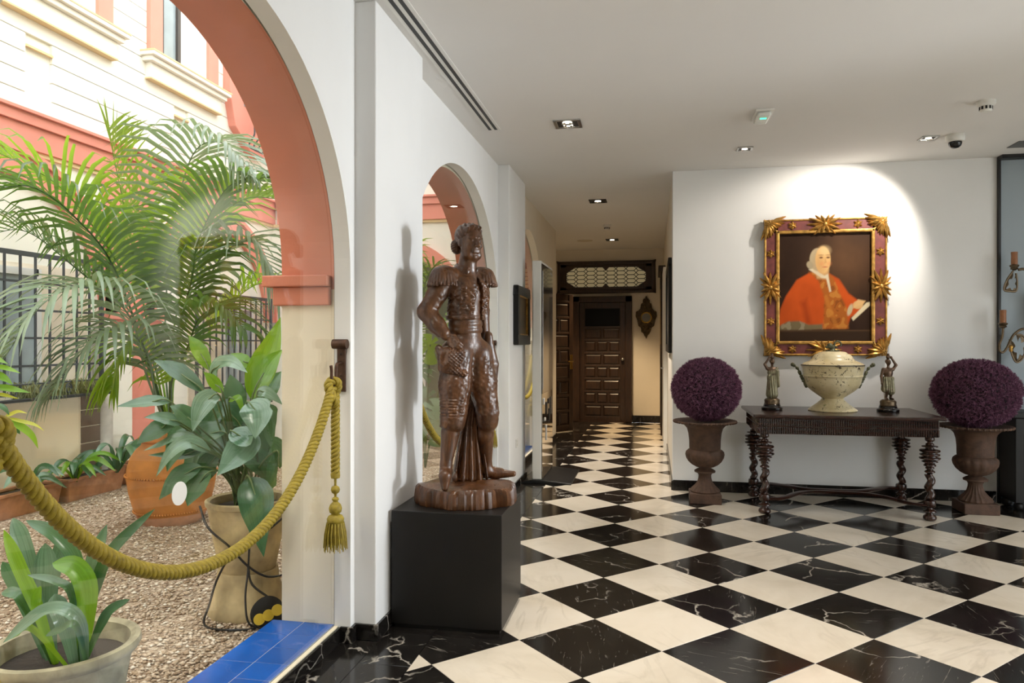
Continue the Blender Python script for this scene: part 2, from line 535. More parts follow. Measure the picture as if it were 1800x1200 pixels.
# blue glazed tiles on the courtyard sill
def glazed(name, c):
    m = NT(name); v = m.coords(rand=True)
    m.col(m.ramp(m.noise(v, 3, 3), [(.3, tuple(q * .8 for q in c)), (.7, tuple(min(1, q * 1.15) for q in c))]))
    m.set(Roughness=.12); m.bump(m.noise(v, 14, 2), .06, .004)
    return m.mat
BLUE = glazed('blue_glaze', (.006, .115, .50))
for i, ai in enumerate(ARCH):
    y0, y1 = ai[0] - ai[1] - .02, ai[0] + ai[1] + .02
    sill = struct('trim_sill', MB().box(-1.735, XG - .004, y0, y1, -.05, .0675), [plain('pale_grout', (.55, .60, .66), .7)])
    if i in (0, 3): pass
    x = [XG - .006, -1.579, -1.733]
    k = y1
    while k > y0 + .02:
        a = max(y0, k - .142)
        slab('blue_tile', [(x[1] + .0025, a + .0025), (x[0], a + .0025), (x[0], k - .0025), (x[1] + .0025, k - .0025)], BLUE, sill, .06, .070)
        k = a
    k = y1 + .0; a0 = .14
    first = True
    while k > y0 + .02:
        a = max(y0, k - (.15 if first else .284)); first = False
        slab('blue_tile', [(x[2], a + .0025), (x[1] - .0025, a + .0025), (x[1] - .0025, k - .0025), (x[2], k - .0025)], BLUE, sill, .06, .070)
        k = a

# ================================================================ COURTYARD SHELL
XF, YC = -5.2, 9.3            # far facade, end wall of the courtyard
HF = 7.6
def Yf(px): return on_x(px, 600, XF)[1]
def Zf(px, py): return on_x(px, py, XF)[2]
ZC0, ZC1 = 2.98, 3.30         # string course
struct('wall_courtyard', MB().box(XF - .3, XF, -6, YC + .3, -.3, ZC0), [FACADE])
up = struct('wall_courtyard_upper', MB().box(XF - .3, XF - .03, -6, YC + .3, ZC0, HF), [FACADE])
struct('wall_courtyard_end', MB().box(XF, XO, YC, YC + .3, -.3, HF), [FACADE])
struct('wall_courtyard_near', MB().box(XF, XO, -6.3, -6, -.3, HF), [FACADE])
struct('wall_above_arcade', MB().box(XO, XO + .25, -6, YC + .3, H + .4, 5.2).box(XO, XO + .25, 10.2, YC + 3, 0, .0001), [FACADE])
# rusticated courses of the upper storey: boards with shadow gaps
W1 = (Yf(258), Yf(378)); W0 = (Yf(192) - (W1[1] - W1[0]), Yf(192))
zs1 = on_x(315, 130, XF)[2]                     # sill heights
ZSILL = Zf(262, 96)
niche = [(Yf(45), Yf(92), Zf(45, 148), Zf(45, 78)), (Yf(306), Yf(331), Zf(306, 232), Zf(306, 202))]
bh = .168
z = ZC1
while z < HF - .1:
    cuts = []
    if z + bh > ZSILL + .02:
        cuts += [(W1[0], W1[1]), (W0[0], W0[1])]
    for (a, b, c, d) in niche:
        if z < d - .02 and z + bh > c + .02: cuts.append((a, b))
    segs = [(-6.0, YC)]
    for a, b in cuts:
        ns = []
        for s0, s1 in segs:
            if b <= s0 or a >= s1: ns.append((s0, s1)); continue
            if a > s0: ns.append((s0, a))
            if b < s1: ns.append((b, s1))
        segs = ns
    for s0, s1 in segs:
        MB().box(XF - .035, XF, s0, s1, z + .0035, z + bh - .0035).build('course_board', FACADE, up, bevel=.003)
    z += bh
for (a, b, c, d) in niche:
    MB().box(XF - .02, XF + .012, a, b, d - .012, d + .008).build('niche_lintel', OCHRE, up)
# string course, painted red, with an ochre bed moulding
def cornice(name, x0, x1, y0, y1, out):
    mb = MB()
    dx, dy = out
    for (z0, z1, p) in ((ZC0, ZC1 - .12, .05), (ZC1 - .12, ZC1 - .03, .08), (ZC1 - .03, ZC1, .11)):
        mb.box(x0 - (p if dx < 0 else 0), x1 + (p if dx > 0 else 0), y0 - (p if dy < 0 else 0), y1 + (p if dy > 0 else 0), z0, z1)
    struct(name, mb, [FACRED], bevel=.004)
cornice('trim_string_course', XF - .05, XF, -6, YC, (1, 0))
cornice('trim_string_course', XF + .1, XO, YC, YC + .05, (0, -1))
struct('trim_bed_moulding', MB().box(XF, XF + .03, -6, YC, ZC0 - .035, ZC0), [OCHRE])
struct('trim_bed_moulding', MB().box(XF + .03, XO, YC - .03, YC, ZC0 - .035, ZC0), [OCHRE])
# upper windows
PANE = plain('dim_pane', (.34, .40, .42), .08, var=.1)
WFRAME = plain('brown_window_frame', (.05, .04, .035), .4)
WHITEF = plain('white_frame', (.78, .78, .76), .4, var=.03)
for wi, (a, b) in enumerate((W1, W0)):
    w = struct('window_%d' % (5 + wi), MB().box(XF - .028, XF - .02, a + .1, b - .1, ZSILL, ZSILL + 2.0), [PANE])
    for (p, q) in ((a, a + .19), (b - .19, b)):
        MB().box(XF - .03, XF + .05, p, q, ZSILL, ZSILL + 2.2).build('window_surround', FACRED, w, bevel=.003)
    MB().box(XF - .03, XF + .05, a + .19, b - .19, ZSILL + 2.0, ZSILL + 2.2).build('window_surround', FACRED, w)
    f0, f1 = a + .23, a + .23 + (b - a) * .22
    MB().box(XF - .02, XF + .01, f0, f0 + .03, ZSILL, ZSILL + 2).build('window_frame', WFRAME, w)
    MB().box(XF - .02, XF + .01, f1, f1 + .05, ZSILL, ZSILL + 2).build('window_frame', WFRAME, w)
    MB().box(XF - .02, XF + .012, f1 + .05, b - .19, ZSILL, ZSILL + 2).build('window_shutter', FACADE, w)
    s = MB()
    s.box(XF - .02, XF + .16, a - .10, b + .10, ZSILL - .05, ZSILL); s.box(XF - .02, XF + .12, a - .07, b + .07, ZSILL - .10, ZSILL - .05)
    s.box(XF - .02, XF + .07, a - .02, b + .02, ZSILL - .26, ZSILL - .10)
    s.build('window_sill', FACADE, w, bevel=.006)
    MB().box(XF + .0, XF + .165, a - .105, b + .105, ZSILL - .012, ZSILL + .004).build('sill_edge', OCHRE, w)
    MB().box(XF + .0, XF + .078, a - .03, b + .03, ZSILL - .275, ZSILL - .26).build('sill_edge', OCHRE, w)
# small red oriel with a bellied iron grille near the corner
yo = Yf(392); yo1 = YC - .12
ori = struct('window_7', MB().prism([(yo, 5.2), (yo, 4.45), (yo + .12, 4.05), (yo + .5, 3.78), (yo1 - .3, 3.78), (yo1, 4.1), (yo1, 5.2)], 'x', XF - .02, XF + .10), [FACRED], bevel=.01)
MB().box(XF + .09, XF + .105, yo + .3, yo1 - .2, 4.35, 5.2).build('window_pane', PANE, ori)
for k in range(7):
    y = yo + .28 + k * (yo1 - yo - .4) / 6
    path = spline([(XF + .16, y, 5.2), (XF + .17, y, 4.5), (XF + .24, y, 4.2), (XF + .26, y, 3.98), (XF + .18, y, 3.84), (XF + .30, y - .04, 3.76)], 4)
    MB().tube(path, .011, 6).build('grille_bar', IRON, ori)
# arcade of the ground floor: red archivolts over cream infill
def archivolt(plane, c, zc, r0, r1, depth, axis):
    mb = MB(); n = 32
    for i in range(n):
        a, b = math.pi * i / n, math.pi * (i + 1) / n
        q = [(c + r0 * math.cos(a), zc + r0 * math.sin(a)), (c + r1 * math.cos(a), zc + r1 * math.sin(a)),
             (c + r1 * math.cos(b), zc + r1 * math.sin(b)), (c + r0 * math.cos(b), zc + r0 * math.sin(b))]
        mb.prism(q, axis, plane, plane + depth)
    r2 = r1 + .05
    for i in range(n):
        a, b = math.pi * i / n, math.pi * (i + 1) / n
        q = [(c + r1 * math.cos(a), zc + r1 * math.sin(a)), (c + r2 * math.cos(a), zc + r2 * math.sin(a)),
             (c + r2 * math.cos(b), zc + r2 * math.sin(b)), (c + r1 * math.cos(b), zc + r1 * math.sin(b))]
        mb.prism(q, axis, plane, plane + depth * 1.6)
    return mb
struct('trim_archivolt', archivolt(XF, 7.95, 1.62, 1.12, 1.32, .05, 'x'), [FACRED])
struct('trim_archivolt', archivolt(XF, 4.95, 1.62, 1.12, 1.32, .05, 'x'), [FACRED])
struct('trim_pier', MB().box(XF, XF + .05, 6.10, 6.80, 1.62, 2.98), [FACRED])
struct('trim_pier', MB().box(XF, XF + .03, 6.42, 6.83, 0, 1.53), [FACRED])
struct('trim_pier', MB().box(XF, XF + .09, 6.14, 6.42, 0, 1.53), [FACADE], bevel=.008)
mb = MB(); mb.box(XF, XF + .14, 6.06, 6.86, 1.575, 1.64); mb.box(XF, XF + .11, 6.10, 6.84, 1.53, 1.575)
struct('trim_capital', mb, [FACRED], bevel=.005)
struct('trim_drainpipe', MB().lathe([(.07, -.1), (.07, 1.5), (.075, 1.52), (.055, 1.56)], 16, (XF + .10, 6.03, 0)), [plain('stained_white_paint', (.66, .62, .56), .7, var=.25, scale=5)], smooth=40)
# courtyard end wall: red archivolt over a glazed arch
struct('trim_archivolt', archivolt(YC - .07, -3.45, 1.62, .92, 1.08, .07, 'y'), [FACRED])
pts = [(-3.45 + .92 * math.cos(math.pi * i / 24), 1.62 + .92 * math.sin(math.pi * i / 24)) for i in range(25)]
gw = struct('window_8', MB().prism([(-3.45 + .92, .05)] + pts + [(-3.45 - .92, .05)], 'y', YC - .02, YC + .005), [plain('courtyard_glazing', (.10, .115, .08), .06)])
for x in (-4.3, -3.86, -3.45, -3.0, -2.6):
    MB().box(x - .035, x + .035, YC - .05, YC - .018, .05, 1.62).build('window_frame', WHITEF, gw)
MB().box(-4.37, -2.53, YC - .05, YC - .018, 1.6, 1.67).build('window_frame', WHITEF, gw)
struct('trim_pier', MB().box(-2.53, -2.25, YC - .06, YC, 0, 1.53), [FACADE], bevel=.006)
struct('trim_capital', MB().box(-2.57, -2.2, YC - .11, YC, 1.53, 1.64), [FACRED], bevel=.006)
# ground-floor windows behind iron grilles
def grille_window(idx, y0, y1, z0, z1, nv, nh, proud, frame_y):
    w = struct('window_%d' % idx, MB().box(XF - .0, XF + .006, y0, y1, z0 + .05, z1 - .06), [plain('window_reveal', srgb(232, 218, 196), .8)])
    a, b = frame_y
    MB().box(XF + .006, XF + .012, a, b, z0 + .05, z1 - .1).build('window_pane', PANE, w)
    for y in (a, (a + b) / 2, b):
        MB().box(XF + .008, XF + .03, y - .03, y + .03, z0 + .05, z1 - .1).build('window_frame', WHITEF, w)
    MB().box(XF + .008, XF + .03, a, b, z1 - .16, z1 - .1).build('window_frame', WHITEF, w)
    x = XF + proud
    for k in range(nv):
        y = y0 + (y1 - y0) * k / (nv - 1)
        r = .015 if k in (0, nv - 1) else .0075
        MB().box(x - r, x + r, y - r, y + r, z0, z1).build('grille_bar', IRON, w)
    for k in range(nh):
        zz = z0 + (z1 - z0) * k / (nh - 1)
        r = .02 if k == nh - 1 else .009
        MB().box(x - .008, x + .008, y0 - .03, y1 + .03, zz - r, zz + r).build('grille_bar', IRON, w)
    for y in (y0, y1):
        for zz in (z0 + .05, z1 - .05): MB().box(XF, x, y - .012, y + .012, zz - .012, zz + .012).build('grille_bracket', IRON, w)
grille_window(9, 4.15, Yf(152), .93, 2.08, 13, 6, .16, (4.4, 5.35))
grille_window(10, 7.42, 9.05, .55, 1.92, 14, 6, .12, (8.1, 8.75))
# dark glazed tiles edging the low wall under the window
struct('wall_low', MB().box(XF, XF + .10, 2.0, 5.72, -.1, .86), [CREAM], bevel=.006)
strip_ = struct('trim_tile_strip', MB().box(XF, XF + .10, 5.72, 5.98, -.1, .88), [CREAM])
TILEB = glazed('umber_tile', (.16, .12, .09))
for k in range(6):
    MB().box(XF + .1, XF + .112, 5.735, 5.965, .885 - .152 * (k + 1) + .008, .885 - .152 * k).build('umber_tile', TILEB, strip_, bevel=.003)

# ---------------------------------------------------------------- gravel
def gravel_mat():
    m = NT('gravel'); v = m.coords()
    vo = m.node('ShaderNodeTexVoronoi'); vo.inputs['Scale'].default_value = 70; m.ln(v, vo.inputs['Vector'])
    c = m.ramp(vo.outputs['Color'], [(0, srgb(128, 104, 82)), (.5, srgb(186, 162, 136)), (1, srgb(226, 208, 186))])
    m.col(m.mix(m.noise(v, 1.4, 3), c, (.36, .28, .21), 'MIX') if False else c)
    m.set(Roughness=.9); m.bump(vo.outputs['Distance'], .8, .02)
    return m.mat
GRAVEL = gravel_mat()
struct('ground_courtyard', MB().box(XF - .3, XO + .0, -6.3, YC + .2, -.3, -.012), [GRAVEL])
def pebbles(n, seed):
    r = np.random.default_rng(seed)
    base = np.array([(1, 0, 0), (-1, 0, 0), (0, 1, 0), (0, -1, 0), (0, 0, 1), (0, 0, -1)], float)
    tri = np.array([(0, 2, 4), (2, 1, 4), (1, 3, 4), (3, 0, 4), (2, 0, 5), (1, 2, 5), (3, 1, 5), (0, 3, 5)])
    # denser close to the window, thinning with distance
    x = XO - .05 - (r.random(n) ** 1.6) * 3.1; y = 1.0 + r.random(n) * 6.6
    s = .006 + .009 * r.random(n) ** 2
    ang = r.random(n) * 6.283; j = r.uniform(.6, 1.3, (n, 6, 1))
    V = base[None] * j
    ca, sa = np.cos(ang)[:, None], np.sin(ang)[:, None]
    X = (V[..., 0] * ca - V[..., 1] * sa) * s[:, None] * 1.25; Y = (V[..., 0] * sa + V[..., 1] * ca) * s[:, None]
    Z = V[..., 2] * s[:, None] * .6 - .010 + s[:, None] * .2
    P = np.stack([X + x[:, None], Y + y[:, None], Z], -1).reshape(-1, 3)
    F = (tri[None] + 6 * np.arange(n)[:, None, None]).reshape(-1, 3)
    return P, F
def np_mesh(name, V, F, mats, smooth=False):
    me = bpy.data.meshes.new(name)
    V = np.asarray(V, np.float32); F = np.asarray(F, np.int32); k = F.shape[1]
    me.vertices.add(len(V)); me.vertices.foreach_set('co', V.ravel())
    me.loops.add(F.size); me.loops.foreach_set('vertex_index', F.ravel())
    me.polygons.add(len(F)); me.polygons.foreach_set('loop_start', np.arange(0, F.size, k, dtype=np.int32))
    me.polygons.foreach_set('loop_total', np.full(len(F), k, np.int32))
    if smooth: me.polygons.foreach_set('use_smooth', np.ones(len(F), bool))
    for m in (mats if isinstance(mats, (list, tuple)) else [mats]): me.materials.append(m)
    me.update(calc_edges=True); me.validate()
    return me
def pebble_mat():
    m = NT('pebble_stone'); g = m.node('ShaderNodeNewGeometry')
    m.col(m.ramp(g.outputs['Random Per Island'], [(0, srgb(140, 116, 92)), (.35, srgb(184, 160, 132)), (.7, srgb(212, 192, 168)), (1, srgb(240, 230, 214))]))
    m.set(Roughness=.85); return m.mat
tag(link('gravel', np_mesh('gravel', *pebbles(42000, 3), pebble_mat())), 'loose pale beige gravel covering the courtyard ground', 'gravel', kind='stuff')

# ================================================================ carved figures: blended solids -> one surface
class Carve:
    def __init__(s, lo, hi, h):
        s.lo = np.array(lo, float); s.h = h
        s.n = np.ceil((np.array(hi, float) - s.lo) / h).astype(int) + 1
        s.F = np.full(s.n, 0.5, np.float32)
    def sub(s, lo, hi):
        a = np.clip(np.floor((np.array(lo) - s.lo) / s.h).astype(int), 0, s.n)
        b = np.clip(np.ceil((np.array(hi) - s.lo) / s.h).astype(int) + 1, 0, s.n)
        ax = [s.lo[i] + s.h * np.arange(a[i], b[i]) for i in range(3)]
        sl = tuple(slice(a[i], b[i]) for i in range(3))
        return sl, np.meshgrid(*ax, indexing='ij')
    def apply(s, lo, hi, fn, k=.01, op='u', m=.02):
        lo = np.array(lo) - (m + 2 * k); hi = np.array(hi) + (m + 2 * k)
        sl, G = s.sub(lo, hi)
        if 0 in G[0].shape: return s
        d = fn(np.stack(G, -1)).astype(np.float32)
        F = s.F[sl]
        if op == 'u':
            hh = np.clip(.5 + .5 * (F - d) / k, 0, 1)
            s.F[sl] = F * (1 - hh) + d * hh - k * hh * (1 - hh)
        elif op == 's':
            hh = np.clip(.5 - .5 * (F + d) / k, 0, 1)
            s.F[sl] = F * (1 - hh) - d * hh + k * hh * (1 - hh)
        return s
    def cone(s, a, b, r1, r2=None, k=.01, op='u', flat=None):
        """tapered limb from a to b; flat=(direction, factor) widens it along a direction"""
        a = np.array(a, float); b = np.array(b, float); r2 = r1 if r2 is None else r2
        R = max(r1, r2) * (1 if flat is None else max(1, flat[1])); ba = b - a; L = ba @ ba + 1e-12
        def fn(P):
            p = P - a; t = np.clip(p @ ba / L, 0, 1); q = p - t[..., None] * ba
            if flat is not None:
                w = np.array(flat[0], float); w /= np.linalg.norm(w)
                q = q - (q @ w)[..., None] * w * (1 - 1 / flat[1])
            return np.sqrt((q ** 2).sum(-1)) - (r1 + (r2 - r1) * t)
        return s.apply(np.minimum(a, b) - R, np.maximum(a, b) + R, fn, k, op)
    def chain(s, pts, rad, k=.01, op='u', flat=None):
        for i in range(len(pts) - 1): s.cone(pts[i], pts[i + 1], rad[i], rad[i + 1], k, op, flat)
        return s
    def ell(s, c, r, M=None, k=.01, op='u'):
        c = np.array(c, float); r = np.array(r, float); M = np.eye(3) if M is None else np.array(M, float)
        R = r.max()
        def fn(P):
            q = (P - c) @ M.T
            k0 = np.sqrt(((q / r) ** 2).sum(-1)); k1 = np.sqrt(((q / r ** 2) ** 2).sum(-1)) + 1e-9
            return k0 * (k0 - 1) / k1
        return s.apply(c - R, c + R, fn, k, op)
    def box(s, c, r, M=None, rd=.004, k=.006, op='u'):
        c = np.array(c, float); r = np.array(r, float); M = np.eye(3) if M is None else np.array(M, float)
        R = np.linalg.norm(r)
        def fn(P):
            q = np.abs((P - c) @ M.T) - (r - rd)
            return np.sqrt((np.maximum(q, 0) ** 2).sum(-1)) + np.minimum(q.max(-1), 0) - rd
        return s.apply(c - R, c + R, fn, k, op)
    def grid(s):
        ax = [s.lo[i] + s.h * np.arange(s.n[i]) for i in range(3)]
        return np.meshgrid(*ax, indexing='ij')
    def warp(s, fn, lo=None, hi=None):
        sl, G = s.sub(s.lo if lo is None else lo, (s.lo + s.h * s.n) if hi is None else hi)
        near = np.abs(s.F[sl]) < .03
        if near.any():
            P = np.stack([g[near] for g in G], -1)
            Fs = s.F[sl]; Fs[near] += fn(P).astype(np.float32); s.F[sl] = Fs
        return s
    def mesh(s):
        F = s.F; S = F < 0
        nx, ny, nz = s.n
        c = [(i, j, k) for i in (0, 1) for j in (0, 1) for k in (0, 1)]
        cnt = np.zeros((nx - 1, ny - 1, nz - 1), np.int8)
        for i, j, k in c: cnt += S[i:nx - 1 + i, j:ny - 1 + j, k:nz - 1 + k]
        act = np.argwhere((cnt > 0) & (cnt < 8))
        idx = np.full(cnt.shape, -1, np.int32); idx[tuple(act.T)] = np.arange(len(act))
        acc = np.zeros((len(act), 3)); num = np.zeros(len(act))
        for a in c:
            for ax in range(3):
                if a[ax]: continue
                b = list(a); b[ax] = 1
                fa = F[tuple((act + a).T)]; fb = F[tuple((act + b).T)]
                cr = (fa < 0) != (fb < 0)
                t = np.where(cr, fa / np.where(cr, fa - fb, 1), 0)
                p = np.tile(np.array(a, float), (len(act), 1)); p[:, ax] = t
                acc += p * cr[:, None]; num += cr
        V = s.lo + s.h * (act + acc / num[:, None])
        Q = []
        for ax in range(3):
            sl0 = [slice(1, -1)] * 3; sl1 = [slice(1, -1)] * 3
            sl0[ax] = slice(0, -1); sl1[ax] = slice(1, None)
            A, B = S[tuple(sl0)], S[tuple(sl1)]
            e = np.argwhere(A != B); flip = A[tuple(e.T)]
            off = np.array([1, 1, 1]); off[ax] = 0
            e = e + off
            u, v = [(1, 2), (2, 0), (0, 1)][ax]
            du = np.zeros(3, int); du[u] = 1; dv = np.zeros(3, int); dv[v] = 1
            q = np.stack([idx[tuple((e - w).T)] for w in (du + dv, dv, np.zeros(3, int), du)], -1)
            q[~flip] = q[~flip][:, ::-1]
            Q.append(q)
        Q = np.vstack(Q); Q = Q[(Q >= 0).all(1)]
        return V, Q
def waves(P, freq, seed, n=8):
    r = np.random.default_rng(seed); out = 0
    for _ in range(n):
        d = r.normal(size=3); d /= np.linalg.norm(d)
        out = out + np.sin(P @ d * freq * r.uniform(.6, 1.4) + r.uniform(0, 6.28))
    return out / n

# ================================================================ carved wooden bullfighter on its black plinth
def wood_statue():
    m = NT('carved_wood'); v = m.coords()
    st = m.node('ShaderNodeMapping'); st.inputs['Scale'].default_value = (1, 1, .25); m.ln(v, st.inputs['Vector'])
    n = m.noise(st.outputs['Vector'], 26, 6, .65, .8)
    m.col(m.ramp(n, [(.3, (.034, .012, .004)), (.55, (.104, .039, .012)), (.75, (.21, .088, .028))]))
    r = m.ramp(m.noise(v, 30, 4), [(.3, (.26,) * 3), (.7, (.48,) * 3)]); m.ln(r, m.b.inputs['Roughness'])
    m.bump(m.noise(v, 110, 3), .35, .004)
    m.b.inputs['Coat Weight'].default_value = .25; m.b.inputs['Coat Roughness'].default_value = .25
    return m.mat
WOOD = wood_statue()
PX0, PX1, PY0, PY1, PZ = -1.225, -.687, 3.295, 3.79, .556
pl = thing('plinth', 'tall square black painted plinth under the carved bullfighter', 'plinth', ((PX0 + PX1) / 2, (PY0 + PY1) / 2, 0))
hw, hd_ = (PX1 - PX0) / 2, (PY1 - PY0) / 2
MB().box(-hw, hw, -hd_, hd_, .02, PZ).build('block', BLACKP, pl, bevel=.003)
MB().box(-hw + .012, hw - .012, -hd_ + .012, hd_ - .012, 0, .02).build('recessed_foot', BLACKP, pl)

def J(px, py, d):               # a joint seen at a pixel, d metres in front of the camera plane
    return np.array([(px - 900) / FPX * d, d, CAMH - (py - 600) / FPX * d])
th = math.radians(42)
FD = np.array([math.sin(th), -math.cos(th), 0]); LD = np.array([math.cos(th), math.sin(th), 0]); UP = np.array([0, 0, 1.])
ROT = np.array([LD, FD, UP])     # rows: his left, forward, up
D0 = 3.67
# joints
rsh, lsh = J(786, 486, D0 - .05), J(842, 487, D0 + .08)
relb, rwr, rha = J(750, 548, D0 - .09), J(783, 590, D0 - .12), J(797, 602, D0 - .125)
lelb, lwr, lha = J(846, 548, D0 + .16), J(851, 598, D0 + .14), J(857, 628, D0 + .11)
chest, belly, hips = J(822, 515, D0 + .0), J(819, 560, D0), J(818, 606, D0)
rhip, lhip = J(802, 622, D0 - .045), J(838, 622, D0 + .035)
rkn, ran, rtoe = J(798, 722, D0 - .075), J(784, 826, D0 - .10), J(782, 855, D0 - .165)
lkn, lan = J(857, 724, D0 + .02), J(855, 826, D0 + .12)
lheel, ltoe = J(848, 832, D0 + .14), J(902, 831, D0 + .13)
neck0, neck1 = J(820, 478, D0 + .01), J(824, 450, D0 + .0)
hc = J(826, 425, D0 - .005)
BC = J(819, 868, D0 - .01)       # centre of the carved base

# ---- body: head, hands, breeches and stockings in one surface
B = Carve((-.62, 3.30, .63), (.03, 3.95, 1.97), .0042)
B.ell(chest, (.085, .06, .085), ROT, .02).ell(belly, (.072, .055, .07), ROT, .03).ell(hips, (.085, .068, .075), ROT, .03)
B.cone(chest, hips, .066, .066, .03, flat=(LD, 1.2))
B.cone(neck0, neck1, .049, .044, .015).cone(neck0 - UP * .03, neck0, .06, .048, .02)
B.cone(rsh, relb, .040, .034).cone(relb, rwr, .034, .024)
B.cone(lsh, lelb, .040, .034).cone(lelb, lwr, .033, .022)
# legs: breeches full in the thigh, gathered at the knee, stockinged calves
B.chain([rhip, rhip * .45 + rkn * .55, rkn], [.082, .080, .068], .02)
B.chain([lhip, lhip * .5 + lkn * .5, lkn], [.080, .073, .058], .02)
B.ell(hips - FD * .045 + UP * -.02, (.07, .05, .06), ROT, .03)
B.chain([rkn, rkn * .62 + ran * .38 - FD * .006, ran + UP * .03], [.045, .046, .029], .006)
B.chain([lkn, lkn * .62 + lan * .38 - np.array([.008, 0, 0]), lan + UP * .03], [.042, .043, .028], .006)
for kn, an, w in ((rkn, ran, .064), (lkn, lan, .057)):     # knee bands
    ax = (an - kn) / np.linalg.norm(an - kn)
    B.cone(kn, kn + ax * .030, w - .002, w - .002, .010)
    B.cone(kn + ax * .040, kn + ax * .052, w + .001, w - .001, .003)
for i in range(6):                                       # tassels at the knee tie
    q = rkn + np.array([-.058 + .005 * i, -.02 - .008 * i, -.052]); B.cone(q, q - UP * .022 + np.array([-.006, 0, 0]), .0075, .006, .002)
# feet in slippers
rt = (rtoe - ran); rt[2] = 0; rt /= np.linalg.norm(rt)
B.chain([ran + UP * .03, ran - UP * .005, ran + rt * .05 - UP * .02, rtoe - UP * .006], [.028, .030, .029, .017], .012)
B.cone(ran - rt * .02 - UP * .012, ran + rt * .03 - UP * .02, .025, .025, .012)
lt = (ltoe - lheel) / np.linalg.norm(ltoe - lheel)
B.chain([lan + UP * .03, lan - UP * .0, lheel + lt * .07 - UP * .002, ltoe - UP * .004], [.028, .030, .028, .016], .012)
B.cone(lheel, lheel + lt * .05, .025, .025, .012)
B.cone(lheel + lt * .065 + UP * .022, lheel + lt * .10 + UP * .016, .014, .012, .006)   # bow on the slipper
# hands
hd1 = (rha - rwr) / np.linalg.norm(rha - rwr)
B.ell(rha - hd1 * .005, (.026, .016, .030), None, .01)
perp = np.cross(hd1, np.array([0, -1, 0])); perp /= np.linalg.norm(perp)
for i, L in enumerate((.045, .052, .050, .042)):
    o = rha + perp * (i - 1.5) * .0125 + np.array([0, -.010, 0])
    k1 = o + hd1 * L * .5 + np.array([0, -.006, 0]); k2 = k1 + hd1 * L * .42 + np.array([0, .012, 0])
    B.chain([o, k1, k2], [.0085, .0080, .0068], .003)
B.chain([rwr + hd1 * .012 - perp * .018, rwr + hd1 * .035 - perp * .030 + np.array([0, -.012, 0]), rwr + hd1 * .058 - perp * .024 + np.array([0, -.014, 0])], [.009, .0085, .007], .004)
hd2 = (lha - lwr) / np.linalg.norm(lha - lwr)
B.ell(lha, (.022, .018, .030), None, .01)
for i, L in enumerate((.04, .047, .045, .038)):
    o = lha + hd2 * .02 + LD * (i - 1.5) * .0115
    B.chain([o, o + hd2 * L * .5 + FD * .004, o + hd2 * L * .85 - FD * .006], [.0082, .0078, .0066], .003)
B.chain([lha + FD * .018, lha + FD * .03 + hd2 * .02, lha + FD * .03 + hd2 * .04], [.009, .0085, .007], .004)
# head, turned further to his left
ha = math.radians(37)
HF = np.array([math.sin(ha), -math.cos(ha), -.03]); HF /= np.linalg.norm(HF)
HS = np.array([math.cos(ha), math.sin(ha), 0]); HU = np.cross(HS, HF) * -1
if HU[2] < 0: HU = -HU
HR = np.array([HS, HF, HU])
def hp(s, f, u): return hc + HS * s + HF * f + HU * u
B.ell(hp(0, -.012, .022), (.056, .074, .064), HR, .01)
B.ell(hp(0, .012, -.022), (.050, .052, .066), HR, .018)
B.cone(hp(-.026, .022, -.070), hp(.026, .022, -.070), .021, .021, .018)      # jaw
B.ell(hp(0, .044, -.080), (.019, .014, .014), HR, .012)                     # chin
B.cone(hp(-.042, .010, -.045), hp(-.030, .035, -.070), .014, .014, .015).cone(hp(.042, .010, -.045), hp(.030, .035, -.070), .014, .014, .015)
for s_ in (-1, 1):
    B.ell(hp(s_ * .022, .068, .002), (.016, .014, .010), HR, .006, 's')
    B.ell(hp(s_ * .022, .051, .003), (.011, .009, .0075), HR, .002)           # eye
    B.cone(hp(s_ * .010, .0625, .016), hp(s_ * .038, .050, .015), .0064, .0052, .005)
    B.cone(hp(s_ * .012, .060, .0075), hp(s_ * .034, .052, .006), .0026, .0022, .002)
    B.ell(hp(s_ * .030, .044, -.022), (.014, .012, .012), HR, .010)           # cheek bone
    B.ell(hp(s_ * .009, .068, -.026), (.006, .008, .006), HR, .004)           # nostril
    B.ell(hp(s_ * .056, -.006, -.006), (.007, .015, .022), HR, .005)          # ear
    B.cone(hp(s_ * .050, .018, .012), hp(s_ * .051, .014, -.030), .007, .005, .006)  # sideburn
B.chain([hp(0, .060, .012), hp(0, .070, -.008), hp(0, .080, -.023)], [.0070, .0075, .0088], .006)
B.cone(hp(-.015, .058, -.045), hp(.015, .058, -.045), .0062, .0062, .004).cone(hp(-.013, .058, -.055), hp(.013, .058, -.055), .0070, .0070, .004)
B.cone(hp(-.018, .068, -.0505), hp(.018, .068, -.0505), .0022, .0022, .002, 's')
# swept-back hair and the knot at the nape
H2 = Carve(hc - .13, hc + .13, .0042)
H2.ell(hp(0, -.014, .032), (.064, .080, .064), HR, .01)
H2.ell(hp(-.006, .046, .062), (.042, .030, .018), HR, .012)
H2.apply(hc - .13, hc + .13, lambda P: -(((P - hc) @ HF) * .80 - ((P - hc) @ HU) * .62 - .006), .008, 's')
H2.ell(hp(-.022, -.088, -.020), (.032, .028, .038), HR, .008)
H2.warp(lambda P: .0032 * np.sin(np.arctan2((P - hc) @ HS, (P - hc) @ HU + .03) * 26 + 5 * np.sin((P - hc) @ HF * 40)) + .002 * waves(P, 150, 5))
V, Q = H2.mesh(); HAIR = (V, Q)
